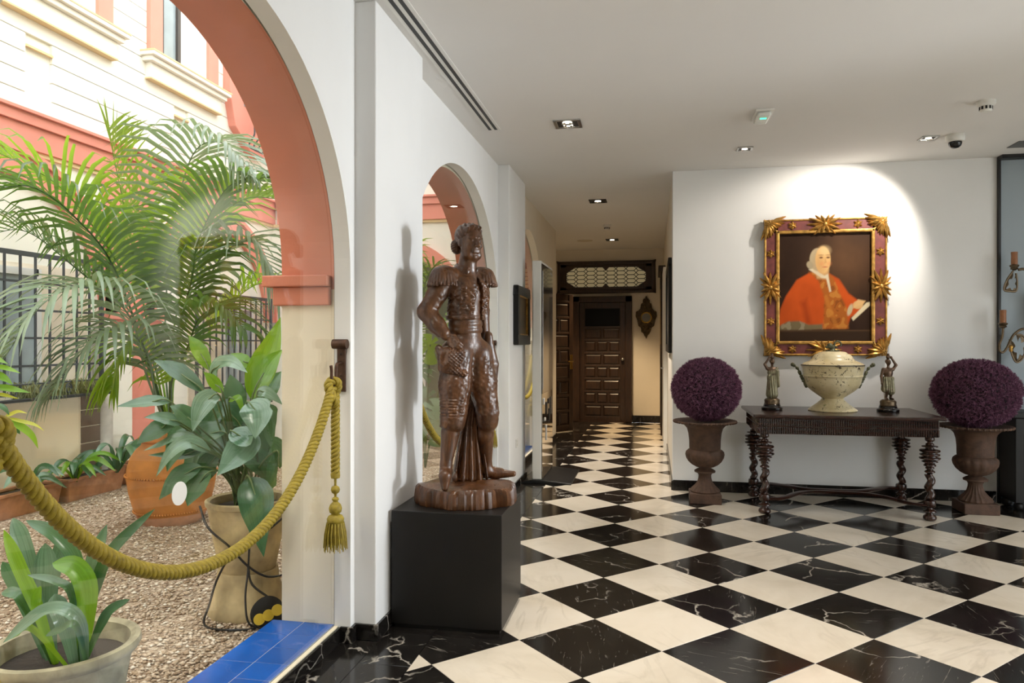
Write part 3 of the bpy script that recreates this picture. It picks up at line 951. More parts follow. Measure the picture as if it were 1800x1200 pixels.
# chased ornament on the breeches
def legs_orn(P):
    z = P[:, 2]; m = np.clip((1.30 - z) / .03, 0, 1) * np.clip((z - .98) / .01, 0, 1)
    knee = np.clip((1.10 - z) / .02, 0, 1) * np.clip((z - .985) / .008, 0, 1)
    q = P - rkn; ring = np.clip(np.sin(z * 440), -.2, 1) * (np.sin(np.arctan2(q[:, 1], q[:, 0]) * 7) > -.75)
    return m * .0045 * waves(P, 230, 11) - knee * (q[:, 0] < .05) * .0042 * ring
B.warp(legs_orn)
st = thing('wooden_statue', 'carved dark wood statue of a bullfighter holding his hat at the hip', 'statue', (0, 0, 0))
SB = np.array([BC[0], BC[1], PZ])
def place(name, VQ, mat, par=st, smooth=True):
    V, Q = VQ
    return link(name, np_mesh(name, V - SB, Q, mat, smooth), par)
c0 = Vector((BC[0] * CY - BC[1] * SY, BC[0] * SY + BC[1] * CY, PZ))
st.location = c0; st.rotation_euler = (0, 0, YAW)
place('figure', B.mesh(), WOOD)
place('hair', HAIR, WOOD)

# ---- jacket with sleeves and fringed shoulder pieces
C = Carve((-.62, 3.35, 1.38), (.03, 4.0, 1.80), .0042)
C.ell(chest + UP * .02, (.104, .080, .078), ROT, .02)
C.cone(chest - UP * .01, J(818, 556, D0), .086, .083, .03, flat=(LD, 1.18))
C.cone(rsh, lsh, .046, .046, .02)
C.chain([rsh, relb * .5 + rsh * .5, relb, relb * .45 + rwr * .55, rwr - (rwr - relb) * .10], [.052, .050, .046, .043, .034], .012)
C.chain([lsh, lelb * .5 + lsh * .5, lelb, lwr], [.050, .048, .042, .032], .012)
for q in (.25, .42, .60): # folds in the sleeve
    p = relb * (1 - q) + rwr * q; C.cone(p + np.array([-.03, -.02, .01]), p + np.array([.03, -.03, -.015]), .010, .008, .008)
for q in (.55, .75):
    p = rsh * (1 - q) + relb * q; C.cone(p + np.array([-.03, -.03, .0]), p + np.array([.03, -.025, -.02]), .010, .008, .008)
# waist cut
C.apply((-.62, 3.35, 1.30), (.03, 4.0, 1.50), lambda P: np.maximum(P[..., 2] - 1.475, np.sqrt(((P[..., :2] - chest[:2]) ** 2).sum(-1)) - .135), .004, 's')
# open front: a wedge between the two fronts
def front(P):
    q = P - chest; f = q @ FD; l = q @ LD; u = q @ UP
    w = .012 + np.clip((.075 - u), 0, .2) * .10
    return np.maximum(np.abs(l - .012) - w, .030 - f)
C.apply(chest - .2, chest + .2, front, .006, 's')
# fringed shoulder pieces
for sh, out, dn in ((rsh, np.array([-.55, -.28, 0]), .052), (lsh, np.array([.5, .45, 0]), .050)):
    o = out / np.linalg.norm(out)
    C.ell(sh + o * .020 + UP * .010, (.064, .062, .044), None, .008)
    for a in np.linspace(-2.4, 2.4, 22):
        ca, sa = math.cos(a), math.sin(a)
        d = np.array([o[0] * ca - o[1] * sa, o[0] * sa + o[1] * ca, 0])
        p = sh + o * .020 + d * .060 + UP * .006
        C.cone(p, p + d * .016 - UP * dn, .0082, .0072, .003)
# collar and lapels, button loops and tassels
for a in np.linspace(-2.6, 2.6, 14):
    p = neck0 - FD * math.cos(a) * .045 + LD * math.sin(a) * .050 + UP * (.026 - .022 * abs(a) / 2.6)
    C.ell(p, (.016, .016, .022), None, .008)
for s_ in (-1, 1):
    for i in range(7):
        p = chest + LD * (s_ * (.036 + .002 * i) + .012) + FD * (.071 - .0012 * i * i * .3) - UP * (.005 + i * .0125)
        C.cone(p - LD * .014, p + LD * .014, .0060, .0060, .003)
    p = chest + LD * (s_ * .085) + FD * .045 - UP * .03
    C.ell(p, (.02, .014, .012), ROT, .004); C.cone(p, p - UP * .025, .008, .006, .004)
def jac(P):
    u = P[:, 2] - 1.475
    hem = np.clip((.018 - u) / .004, 0, 1) * (u > -.01) * (np.sqrt(((P[:, :2] - chest[:2]) ** 2).sum(1)) < .128)
    body = np.clip((P[:, 2] - 1.49) / .01, 0, 1)
    q = P - chest; l = q @ LD; f = q @ FD; u2 = q @ UP
    fr = ((l < -.004) & (l > -.085) & (f > .02) & (u2 < .03)) * np.clip(np.sin(P[:, 2] * 430), 0, 1) * np.clip(np.sin(l * 150 + .6) + .8, 0, 1)
    line = np.clip(1 - np.abs(l + .088) / .006, 0, 1) * (f > -.02) * (u2 < .05)
    q0 = P - (chest + UP * .02); rr = np.sqrt((q0 @ LD) ** 2 + (q0 @ FD) ** 2)
    near = np.minimum(np.sqrt(((P - rsh) ** 2).sum(1)), np.sqrt(((P - lsh) ** 2).sum(1)))
    body = body * (.30 + .70 * np.clip((.125 - rr) / .02, 0, 1)) * (.35 + .65 * np.clip((near - .085) / .02, 0, 1))
    return body * (.0075 * waves(P, 250, 21) + .003 * waves(P, 520, 22)) - hem * .006 - .0055 * fr - .006 * line
C.warp(jac)
place('jacket', C.mesh(), WOOD)

# ---- wide sash
S = MB()
wa = J(818, 558, D0); wb = J(818, 582, D0)
prof = []
for i in range(13):
    t_ = i / 12; z = wa[2] + .012 + (wb[2] - wa[2] - .024) * t_
    r_ = .083 + .0045 * abs(math.sin(t_ * math.pi * 3)); prof.append((r_, z))
vs = []; n = 40
for r_, z in prof:
    for i in range(n):
        a = 2 * math.pi * i / n
        p = np.array([wa[0], wa[1], 0]) + LD * math.cos(a) * r_ * 1.08 + FD * math.sin(a) * r_ * .86
        vs.append((p[0] - SB[0], p[1] - SB[1], z - SB[2] + .004 * math.sin(a + 1)))
S.add(vs, [(j * n + i, j * n + (i + 1) % n, (j + 1) * n + (i + 1) % n, (j + 1) * n + i) for j in range(len(prof) - 1) for i in range(n)])
S.build('sash', WOOD, st, smooth=180)

# ---- bullfighter's hat held at the hip
K = Carve((-.50, 3.35, 1.10), (-.15, 3.70, 1.45), .0040)
h0 = J(790, 630, D0 - .125)
K.ell(h0, (.060, .045, .062), None, .01)
K.ell(J(771, 613, D0 - .12), (.018, .022, .022), None, .02).ell(J(811, 622, D0 - .125), (.020, .024, .036), None, .02)
K.cone(J(777, 648, D0 - .125), J(816, 656, D0 - .125), .020, .018, .022)
K.ell(J(780, 626, D0 - .175), (.024, .022, .040), None, .010, 's')
K.warp(lambda P: np.where(P[:, 0] > h0[0] - .002, .0050, .0008) * np.sin(P[:, 0] * 330 + np.sin(P[:, 2] * 40)) * np.sin(P[:, 2] * 330) + .0012 * waves(P, 260, 31))
place('hat', K.mesh(), WOOD)

# ---- cape hanging behind the left hand down to the base, with folds
G = Carve((-.45, 3.55, .63), (.05, 4.02, 1.42), .0050)
lo_ = J(830, 838, D0 + .06)
for i, (tx, dx, r_) in enumerate(((868, .13, .026), (866, .12, .028), (860, .11, .026), (856, .10, .024))):
    G.chain([J(858, 590, D0 + .12), J(tx - i * 3, 640, D0 + dx), J(tx - 2 - i * 4, 682, D0 + dx)], [.020, r_, r_ * .8], .008)
cz = [J(836, 688, D0 + .07), J(830, 730, D0 + .07), J(826, 780, D0 + .07), J(824, 842, D0 + .06)]
G.chain(cz, [.018, .027, .038, .048], .02, flat=((1, .25, 0), 1.75))
for i in range(7):
    G.ell(J(798 + i * 8, 838 + (i % 2) * 4, D0 - .005 + .010 * i), (.022, .018, .014), None, .012)
def folds(P):
    t_ = np.clip((cz[0][2] - P[:, 2]) / (cz[0][2] - cz[3][2]), 0, 1)
    xc = cz[0][0] + (cz[3][0] - cz[0][0]) * t_
    return (.003 + .009 * t_) * np.sin((P[:, 0] - xc) / (.20 + .9 * t_) * 150 + 1.4 * np.sin(t_ * 5) + P[:, 1] * 30) * (P[:, 2] < cz[0][2] + .02)
G.warp(folds)
G.cone(J(848, 660, D0 + .10), J(832, 700, D0 + .07), .030, .026, .02)
G.warp(lambda P: .0012 * waves(P, 160, 41))
place('cape', G.mesh(), WOOD)

# ---- rough-hewn base block
T = MB(); n = 150; ring = []
r_ = np.random.default_rng(4)
ph = r_.uniform(0, 6.28, 6)
def rad(a): return 1 + .035 * math.sin(3 * a + ph[0]) + .03 * math.sin(5 * a + ph[1]) + .018 * math.sin(9 * a + ph[2])
cut = [.05 * (r_.random() - .5) * (1 if i % 3 else 1.4) for i in range(n)]
layers = [(.0, .985, 1), (.004, 1.0, 1), (.03, 1.0, 1), (.06, .985, 1), (.078, .97, 1), (.090, .93, .5), (.094, .80, 0), (.098, .55, 0), (.099, .25, 0)]
vs = []
for (z, s_, c_) in layers:
    for i in range(n):
        a = 2 * math.pi * i / n
        q = rad(a) * s_ + cut[i] * c_ * (1.5 if z < .08 else .6)
        vs.append((.252 * q * math.cos(a), .195 * q * math.sin(a), z + (.006 * math.sin(4 * a + ph[3]) if z > .05 else 0)))
T.add(vs, [(j * n + i, j * n + (i + 1) % n, (j + 1) * n + (i + 1) % n, (j + 1) * n + i) for j in range(len(layers) - 1) for i in range(n)]
      + [tuple(reversed(range(n))), tuple((len(layers) - 1) * n + i for i in range(n))])
T.build('base_block', WOOD, st, smooth=35)

# ================================================================ LOBBY THINGS
DWOOD = None
def wood(name, dark, mid, rough=.3, scale=9, along=(1, 1, .12)):
    m = NT(name); v = m.coords()
    mp = m.node('ShaderNodeMapping'); mp.inputs['Scale'].default_value = along; m.ln(v, mp.inputs['Vector'])
    n = m.noise(mp.outputs['Vector'], scale * 6, 5, .6, .6)
    m.col(m.ramp(n, [(.3, dark), (.7, mid)])); m.set(Roughness=rough)
    m.b.inputs['Coat Weight'].default_value = .15; m.b.inputs['Coat Roughness'].default_value = .2
    m.bump(n, .12, .003); return m.mat
MAHO = wood('dark_mahogany', (.012, .004, .003), (.055, .020, .013), .26, along=(.12, 1, 1))
MAHOL = wood('dark_mahogany_turned', (.014, .005, .003), (.06, .022, .013), .24)
DOORW = wood('dark_oak_door', (.012, .005, .002), (.046, .019, .007), .45)
BRASS = plain('aged_brass', (.42, .27, .07), .32, metal=1.0, var=.25, scale=20)
BRONZE = plain('dark_bronze', (.12, .085, .05), .38, metal=.8, var=.3, scale=30)
GILT = plain('gilded_wood', (.50, .28, .07), .38, metal=.75, var=.45, scale=22, bump=.2, bscale=120)
CHROME = plain('steel_trim', (.55, .55, .54), .28, metal=1.0)
PLASTIC = plain('white_plastic', (.75, .74, .70), .4, var=.02)

# ---------------------------------------------------------------- console table
TX0, TX1, TY0, TY1, TZ = .775, 2.165, 5.955, 6.775, .79
tc = Vector(((TX0 + TX1) / 2, (TY0 + TY1) / 2, 0))
tab = thing('console_table', 'dark mahogany console table with reeded apron and barley-twist legs', 'table', tc)
hx, hy = (TX1 - TX0) / 2, (TY1 - TY0) / 2
MB().box(-hx, hx, -hy, hy, TZ - .026, TZ).build('table_top', MAHO, tab, bevel=.008)
MB().box(-hx + .045, hx - .045, -hy + .045, hy - .045, TZ - .155, TZ - .026).build('apron', MAHO, tab, bevel=.003)
for face in range(4):
    mb = MB()
    L = (hx if face < 2 else hy) - .045; n_ = int(2 * L / .0165)
    for k in range(n_):
        s_ = -L + (k + .5) * 2 * L / n_
        for z0, z1 in ((TZ - .088, TZ - .034), (TZ - .152, TZ - .098)):
            r_ = .0052
            if face == 0: mb.prism([(s_ - r_, -hy + .045), (s_ - r_ * .75, -hy + .037), (s_, -hy + .034), (s_ + r_ * .75, -hy + .037), (s_ + r_, -hy + .045)], 'z', z0, z1)
            if face == 1: mb.prism([(s_ - r_, hy - .045), (s_, hy - .038), (s_ + r_, hy - .045)], 'z', z0, z1)
            if face == 2: mb.prism([(-hx + .045, s_ - r_), (-hx + .038, s_), (-hx + .045, s_ + r_)], 'z', z0, z1)
            if face == 3: mb.prism([(hx - .045, s_ - r_), (hx - .038, s_), (hx - .045, s_ + r_)], 'z', z0, z1)
    tag(mb.build('reeding', MAHO, tab), kind='stuff')
q = .000743
LEG = [(40, 232), (44, 240), (46, 258), (42, 272), (24, 282), (24, 292), (38, 302), (40, 312), (34, 318), (74, 326), (76, 334), (40, 342), (40, 355), (92, 365), (98, 376), (92, 386), (66, 394), (68, 402), (93, 408), (95, 416), (90, 424), (66, 430), (68, 438), (98, 446), (100, 454), (94, 462), (52, 470), (52, 476), (74, 484), (76, 492), (48, 502), (46, 512), (58, 524), (58, 534), (34, 542), (40, 552), (42, 560), (28, 568), (28, 576), (48, 590), (50, 600), (26, 612), (24, 620)]
tw = [(38, y) for y in range(626, 882, 6)]
LOW = [(30, 886), (54, 896), (58, 910), (58, 950), (50, 962), (28, 972), (30, 984), (58, 1000), (60, 1014), (32, 1026), (34, 1040), (58, 1056), (64, 1075), (60, 1092), (44, 1105)]
prof = [(r_ * q, (1105 - y) * q) for r_, y in LEG + tw + LOW]
prof = [(r_, z * (TZ - .155) / (873 * q)) for r_, z in prof]
nL, nT = len(LEG), len(tw)
def twist(a, z, j):
    return 1 + .36 * math.cos(a - z * 62) if nL <= j < nL + nT else 1
leg = MB().lathe(prof, 20, fn=twist).mesh('leg', MAHOL, smooth=50)
for sx in (-1, 1):
    for sy in (-1, 1):
        o = link('leg', leg, tab); o.location = (sx * (hx - .095), sy * (hy - .085), 0); o.rotation_euler = (0, 0, sx * .7 + sy)
for sy in (-1, 1):
    pts = [(-(hx - .095), sy * (hy - .085), .115), (-(hx - .22), sy * (hy - .10), .118), (-(hx - .36), sy * (hy - .26), .13), (-.2, sy * .05, .13), (0, sy * .035, .13),
           (.2, sy * .05, .13), (hx - .36, sy * (hy - .26), .13), (hx - .22, sy * (hy - .10), .118), (hx - .095, sy * (hy - .085), .115)]
    MB().tube(spline(pts, 6), .034, 8, flat=.42, up=(0, 1, 0)).build('stretcher', MAHO, tab, smooth=60)

# ---------------------------------------------------------------- iron urns with purple heather balls
URN = plain('rusted_iron_urn', (.085, .045, .028), .75, var=.35, scale=18, bump=.35, bscale=90)
HEATH = NT('purple_heather')
g_ = HEATH.node('ShaderNodeNewGeometry')
HEATH.col(HEATH.ramp(g_.outputs['Random Per Island'], [(0, (.055, .015, .038)), (.5, (.19, .065, .135)), (1, (.42, .20, .31))]))
HEATH.set(Roughness=.8)
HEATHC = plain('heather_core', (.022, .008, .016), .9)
def urn(x, y, label):
    u = thing('garden_urn', label, 'urn', (x, y, 0), .0, 'iron urns beside the console table')
    MB().box(-.128, .128, -.128, .128, 0, .085).build('plinth', URN, u, bevel=.006)
    def flute(a, z, j): return 1 + (.045 * math.cos(a * 20) if 1 <= j <= 5 else 0)
    MB().lathe([(.118, .085), (.122, .095), (.108, .115), (.082, .14), (.060, .17), (.052, .20), (.052, .225), (.062, .245)], 60, fn=flute).build('foot', URN, u, smooth=40)
    MB().lathe([(.060, .243), (.086, .252), (.088, .264), (.070, .276), (.050, .285), (.048, .292)], 40).build('collar', URN, u, smooth=40)
    def gad(a, z, j): return 1 + (.05 * abs(math.cos(a * 8)) - .03 if 1 <= j <= 7 else 0)
    MB().lathe([(.048, .290), (.075, .298), (.108, .316), (.136, .342), (.153, .372), (.160, .402), (.155, .425), (.140, .440), (.130, .446)], 96, fn=gad).build('bowl', URN, u, smooth=40)
    MB().lathe([(.128, .444), (.130, .46), (.131, .52), (.137, .58), (.150, .625), (.175, .652), (.215, .668), (.245, .672), (.258, .676), (.262, .684), (.255, .692), (.235, .690), (.19, .678), (.14, .66), (.02, .655)], 48).build('body', URN, u, smooth=35)
    mb = MB()
    for k in range(44):
        a = 2 * math.pi * k / 44; mb.ball((.256 * math.cos(a), .256 * math.sin(a), .682), .012, 6, 4)
    tag(mb.build('rim_beading', URN, u, smooth=60), kind='stuff')
    return u
def heather(x, y, z, r, sq, label, seed):
    b = thing('heather_ball', label, 'topiary', (x, y, z - r * sq), 0, 'purple heather balls in the urns')
    r_ = np.random.default_rng(seed); nt, per = 3000, 11; n = nt * per
    i_ = np.arange(nt) + .5; ph_ = np.arccos(1 - 2 * i_ / nt); th_ = i_ * 2.399963
    d0 = np.stack([np.cos(th_) * np.sin(ph_), np.sin(th_) * np.sin(ph_), np.cos(ph_)], -1) + r_.normal(size=(nt, 3)) * .025
    d0 /= np.linalg.norm(d0, axis=1)[:, None]
    d = np.repeat(d0, per, 0)
    S_ = np.array([1, 1, sq])
    hgt = np.repeat(r_.uniform(.90, 1.0, nt), per)
    base = d * (r * .955 * hgt)[:, None] * S_
    dirs = d + r_.normal(size=(n, 3)) * .75; dirs /= np.linalg.norm(dirs, axis=1)[:, None]
    L = (.016 + .016 * r_.random(n))[:, None]
    side = np.cross(dirs, r_.normal(size=(n, 3))); side /= np.linalg.norm(side, axis=1)[:, None]
    w = .0030
    a, b2, t1 = base - side * w, base + side * w, base + dirs * L
    mid = base + dirs * L * .55
    s2 = np.cross(dirs, side)
    V = np.stack([a, b2, t1, mid - side * w * .4, mid + side * L * .32 + dirs * L * .25, mid - side * L * .30 + dirs * L * .2, mid + s2 * w], 1).reshape(-1, 3)
    F = (np.array([(0, 1, 2), (3, 6, 4), (3, 6, 5)])[None] + 7 * np.arange(n)[:, None, None]).reshape(-1, 3)
    V = V + np.array([0, 0, r * sq])
    tag(link('foliage', np_mesh('foliage', V, F, HEATH.mat), b), kind='stuff')
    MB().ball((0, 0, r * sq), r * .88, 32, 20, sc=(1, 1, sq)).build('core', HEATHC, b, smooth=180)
U1 = on_z(1239, 881); U2 = (2.535, 6.42)
urn(U1[0], U1[1], 'rust-brown iron urn at the corridor corner, left of the console table')
urn(U2[0], U2[1], 'rust-brown iron urn between the console table and the grey panel')
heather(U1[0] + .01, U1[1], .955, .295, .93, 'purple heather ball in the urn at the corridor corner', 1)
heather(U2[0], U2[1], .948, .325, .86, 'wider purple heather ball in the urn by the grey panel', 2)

# ---------------------------------------------------------------- tureen
def enamel():
    m = NT('chipped_cream_enamel'); v = m.coords()
    base = m.ramp(m.noise(v, 7, 4), [(.3, srgb(196, 178, 132)), (.7, srgb(226, 214, 180))])
    chips = m.ramp(m.noise(v, 26, 6, .7, 1.2), [(.57, (0, 0, 0)), (.60, (1, 1, 1))])
    zone = m.ramp(m.noise(v, 6, 2), [(.42, (0, 0, 0)), (.52, (1, 1, 1))])
    c = m.mix(m.mix(1.0, chips, zone, 'MULTIPLY'), base, (.05, .03, .012))
    fl = m.ramp(m.noise(v, 15, 3, .5), [(.66, (0, 0, 0)), (.70, (1, 1, 1))])
    fz = m.ramp(m.noise(v, 9, 1), [(.5, (0, 0, 0)), (.6, (1, 1, 1))])
    c = m.mix(m.mix(1.0, fl, fz, 'MULTIPLY'), c, (.18, .20, .04))
    m.col(c); m.set(Roughness=.3); return m.mat
ENAM = enamel()
tp = Vector((1.457, 6.40, TZ))
tu = thing('tureen', 'large chipped cream enamel tureen with lid on the console table', 'tureen', tp)
MB().lathe([(.185, 0), (.190, .006), (.188, .012), (.165, .028), (.120, .062), (.090, .090), (.082, .104)], 48).build('foot', ENAM, tu, smooth=40)
MB().lathe([(.080, .102), (.090, .112), (.120, .132), (.165, .165), (.196, .195), (.212, .225), (.222, .265), (.226, .282), (.231, .286), (.231, .294), (.227, .298), (.236, .35), (.242, .368), (.246, .372), (.240, .374)], 56).build('bowl', ENAM, tu, smooth=40)
MB().lathe([(.2405, .371), (.2445, .373), (.2445, .379), (.2405, .381)], 48).build('dark_rim', plain('worn_rim', (.03, .022, .014), .5), tu, smooth=60)
MB().lathe([(.238, .380), (.225, .392), (.205, .402), (.178, .412), (.160, .428), (.150, .446), (.138, .462), (.112, .474), (.108, .480), (.092, .487), (.06, .490), (.02, .491)], 48).build('lid', ENAM, tu, smooth=45)
VERD = plain('verdigris_brass', (.10, .10, .055), .5, metal=.5, var=.5, scale=60)
f = MB()
f.lathe([(.028, .488), (.034, .496), (.022, .506), (.018, .52), (.024, .53), (.012, .54)], 16)
f.tube([(.040 + .026 * math.cos(a), 0, .548 + .026 * math.sin(a)) for a in np.linspace(-.6, 4.6, 18)], .007, 8)
f.ball((-.02, 0, .535), .020, 10, 8, sc=(1.3, 1, 1.2)); f.ball((-.045, 0, .525), .013, 8, 6)
for k in range(6):
    a = k * 1.05; f.ball((.04 * math.cos(a), .04 * math.sin(a), .496), .014, 8, 6, sc=(1.2, 1, .6))
f.build('finial', VERD, tu, smooth=50)
for s_ in (-1, 1):
    h_ = MB()
    pth = spline([(s_ * .205, 0, .20), (s_ * .232, 0, .255), (s_ * .252, 0, .30), (s_ * .272, 0, .345), (s_ * .300, 0, .372), (s_ * .312, 0, .378)], 5)
    h_.tube(pth, [.010 + .004 * math.sin(k * 1.3) for k in range(len(pth))], 8)
    for p in pth[::4]: h_.ball(p, .014, 8, 6, sc=(1, .8, 1))
    h_.ball((s_ * .312, 0, .380), .017, 10, 8)
    h_.build('handle', VERD, tu, smooth=60)

# ---------------------------------------------------------------- two bronze water carriers
SKIN = plain('figurine_bronze', (.11, .065, .040), .35, metal=.55, var=.25, scale=40)
CLOTH = plain('figurine_cloth', (.22, .20, .12), .45, metal=.35, var=.25, scale=40)
SOCLE = plain('black_socle', (.010, .008, .007), .15)
def figurine(x, y, man, label):
    o = thing('figurine', label, 'figurine', (x, y, TZ), .18, 'bronze water carriers on the console table')
    MB().lathe([(.082, 0), (.084, .006), (.084, .022), (.078, .028), (.070, .032), (.066, .046), (.062, .050)], 32).build('socle', SOCLE, o, smooth=40)
    MB().lathe([(.062, .050), (.064, .054), (.060, .060), (.062, .082), (.058, .090), (.050, .096), (.044, .100)], 32).build('mound', BRONZE, o, smooth=45)
    zb = .100; s = -1 if not man else 1
    A = Carve((-.10, -.08, .085), (.10, .08, .47), .0036)
    hipz, shz, hz = zb + .155, zb + .245, zb + .292
    fx = [-.018, .020]
    for i, sx in enumerate((-1, 1)):
        foot = (sx * .018 + .004 * s, -.012 - .010 * i, zb + .006)
        kn = (sx * .017 + .004 * s, -.016, zb + .080)
        A.chain([(sx * .017, 0, hipz), kn, (foot[0], .004, zb + .018)], [.021, .016, .0095], .008)
        A.chain([(foot[0], .006, zb + .010), (foot[0] + .004 * sx, -.030, zb + .006)], [.010, .008], .005)
    A.ell((0, .002, hipz + .01), (.034, .025, .030), None, .012).ell((0, 0, hipz + .05), (.028, .020, .04), None, .02).ell((0, -.002, shz - .025), (.036, .024, .032), None, .02)
    A.cone((-.036, 0, shz), (.036, 0, shz), .013, .013, .012).cone((0, 0, shz), (0, -.004, hz - .01), .011, .010, .008)
    A.ell((0, -.006, hz + .010), (.018, .021, .024), None, .006).ell((0, -.027, hz + .006), (.004, .006, .006), None, .004)
    A.ell((0, .004, hz + .018), (.021, .021, .020), None, .004)
    up = s  # side of the raised arm
    el = (up * .062, -.004, shz + .035); ha_ = (up * .022, -.006, hz + .050)
    A.chain([(up * .040, 0, shz), el, ha_], [.013, .011, .008], .006).ell(ha_, (.010, .009, .012), None, .004)
    for k in range(4): A.cone((ha_[0] - up * .004, ha_[1] - .008 + .005 * k, ha_[2] + .006), (ha_[0] - up * .016, ha_[1] - .008 + .005 * k, ha_[2] + .010), .0028, .0024, .001)
    dn = -up
    el = (dn * .052, .004, shz - .055); ha2 = (dn * (.058 if man else .046), -.020, shz - .115)
    A.chain([(dn * .040, 0, shz), el, ha2], [.013, .011, .008], .006).ell(ha2, (.009, .009, .012), None, .004)
    for k in range(4): A.cone((ha2[0] - .006 + .004 * k, ha2[1] - .004, ha2[2] - .006), (ha2[0] - .006 + .004 * k, ha2[1] - .008, ha2[2] - .022), .0028, .0024, .001)
    link('body', np_mesh('body', *A.mesh(), SKIN, True), o)
    K_ = Carve((-.10, -.08, .085), (.10, .08, .47), .0036)
    if man:
        K_.ell((0, .002, hipz + .018), (.040, .031, .020), None, .01); K_.cone((-.014, 0, hipz), (-.02, 0, zb + .088), .030, .033, .015); K_.cone((.014, 0, hipz), (.018, 0, zb + .07), .030, .034, .015)
        K_.cone((.03, -.018, hipz + .02), (-.02, -.028, hipz - .045), .009, .008, .006)
    else:
        K_.ell((0, .002, hipz + .02), (.038, .030, .022), None, .01); K_.cone((0, 0, hipz), (0, 0, zb + .032), .036, .046, .015)
        K_.ell((0, -.002, shz - .030), (.038, .028, .030), None, .01); K_.cone((.034, -.01, shz), (-.03, -.026, hipz + .03), .009, .008, .006)
        K_.cone((.04, -.016, hipz + .07), (.048, -.016, hipz - .05), .012, .014, .008)
    K_.warp(lambda P: .0030 * np.sin(np.arctan2(P[:, 1], P[:, 0]) * 14 + P[:, 2] * 25))
    link('garment', np_mesh('garment', *K_.mesh(), CLOTH, True), o)
    MB().lathe([(.008, 0), (.012, .004), (.016, .018), (.012, .032), (.008, .038), (.011, .044), (.009, .046)], 14, (0, .0, hz + .036)).build('jug', SKIN, o, smooth=50)
    if man: MB().tube([(ha2[0], ha2[1] - .012, ha2[2] + .01), (ha2[0] + .012 * -1 * s * -1, ha2[1] - .02, zb + .004)], .0032, 6).build('staff', BRONZE, o)
    return o
figurine(on_y(1357, 716, 6.38)[0], 6.38, False, 'bronze woman figurine in a long skirt carrying a jug, one arm raised')
figurine(on_y(1561, 718, 6.38)[0], 6.38, True, 'bronze figurine of a man with a staff and a jug on his shoulder')

# ---------------------------------------------------------------- portrait in a carved gilt frame
PF = (.974, 1.986, 1.238, 2.440)
pc = ((PF[0] + PF[1]) / 2, (PF[2] + PF[3]) / 2); pw, ph_ = PF[1] - PF[0], PF[3] - PF[2]
pic = thing('framed_portrait', 'oil portrait of a seated person in a red robe, in a carved gilt frame', 'painting', (pc[0], YP - .002, PF[2]))
FW = .128
REDP = plain('oxblood_frame_panel', (.16, .035, .03), .5, var=.3, scale=15)
mb = MB()
x0, x1, z0, z1 = -pw / 2, pw / 2, 0, ph_
for (a, b, c, d) in ((x0, x1, z0, z0 + FW), (x0, x1, z1 - FW, z1), (x0, x0 + FW, z0, z1), (x1 - FW, x1, z0, z1)): mb.box(a + .006, b - .006, -.045, 0, c + .006, d - .006)
mb.build('frame_panel', REDP, pic, bevel=.006)
def rail(inset, w, dep, h_):
    m_ = MB()
    a, b, c, d = x0 + inset, x1 - inset, z0 + inset, z1 - inset
    m_.box(a, b, -dep - h_, -dep + .03, c, c + w); m_.box(a, b, -dep - h_, -dep + .03, d - w, d)
    m_.box(a, a + w, -dep - h_, -dep + .03, c, d); m_.box(b - w, b, -dep - h_, -dep + .03, c, d)
    return m_
rail(0, .016, .042, .012).build('outer_moulding', GILT, pic, bevel=.006)
rail(FW - .030, .030, .040, .018).build('inner_moulding', GILT, pic, bevel=.009)
def leaf(mb, cx, cz, ang, L, w, y0=-.046, lift=.028, n=6):
    """one curling acanthus lobe"""
    ca, sa = math.cos(ang), math.sin(ang)
    A_, B_, C_ = [], [], []
    for i in range(n + 1):
        t_ = i / n
        ww = w * math.sin(math.pi * (.12 + .80 * t_)) * (1 if i % 2 else .82)
        y = y0 - lift * math.sin(math.pi * (.12 + .8 * t_)) - .006
        px_, pz_ = cx + ca * L * t_, cz + sa * L * t_
        A_.append((px_ - sa * ww, y + .010, pz_ + ca * ww)); C_.append((px_, y, pz_)); B_.append((px_ + sa * ww, y + .010, pz_ - ca * ww))
    mb.strip(A_, C_); mb.strip(C_, B_)
    mb.strip([(p[0], y0 + .004, p[2]) for p in A_], A_); mb.strip(B_, [(p[0], y0 + .004, p[2]) for p in B_])
def spray(name, cx, cz, base_ang, spread, n, L, w, boss=.016):
    m_ = MB()
    for k in range(n):
        t_ = k / (n - 1) - .5 if n > 1 else 0
        leaf(m_, cx, cz, base_ang + spread * t_, L * (1 - .35 * abs(t_)) * random.uniform(.9, 1.08), w, lift=.020 + .014 * (k % 2))
    m_.ball((cx, -.062, cz), boss, 10, 8, sc=(1, .7, 1))
    return m_.build(name, GILT, pic, smooth=40, fix=False)
k_ = .055
for (cx, cz, a) in ((x0 + k_, z0 + k_, math.pi / 4), (x1 - k_, z0 + k_, 3 * math.pi / 4), (x0 + k_, z1 - k_, -math.pi / 4), (x1 - k_, z1 - k_, -3 * math.pi / 4)):
    m_ = MB()
    for k in range(13):
        t_ = k / 12 - .5
        leaf(m_, cx - .035 * math.cos(a), cz - .035 * math.sin(a), a + t_ * 2.3, (.085 + .085 * abs(t_) * 2) * random.uniform(.9, 1.05), .016, lift=.02 + .016 * (k % 2))
    for k in range(5): leaf(m_, cx, cz, a + math.pi + (k - 2) * .5, .06, .014)
    m_.ball((cx - .02 * math.cos(a), -.064, cz - .02 * math.sin(a)), .020, 10, 8, sc=(1, .7, 1))
    m_.build('corner_leaf', GILT, pic, smooth=40, fix=False)
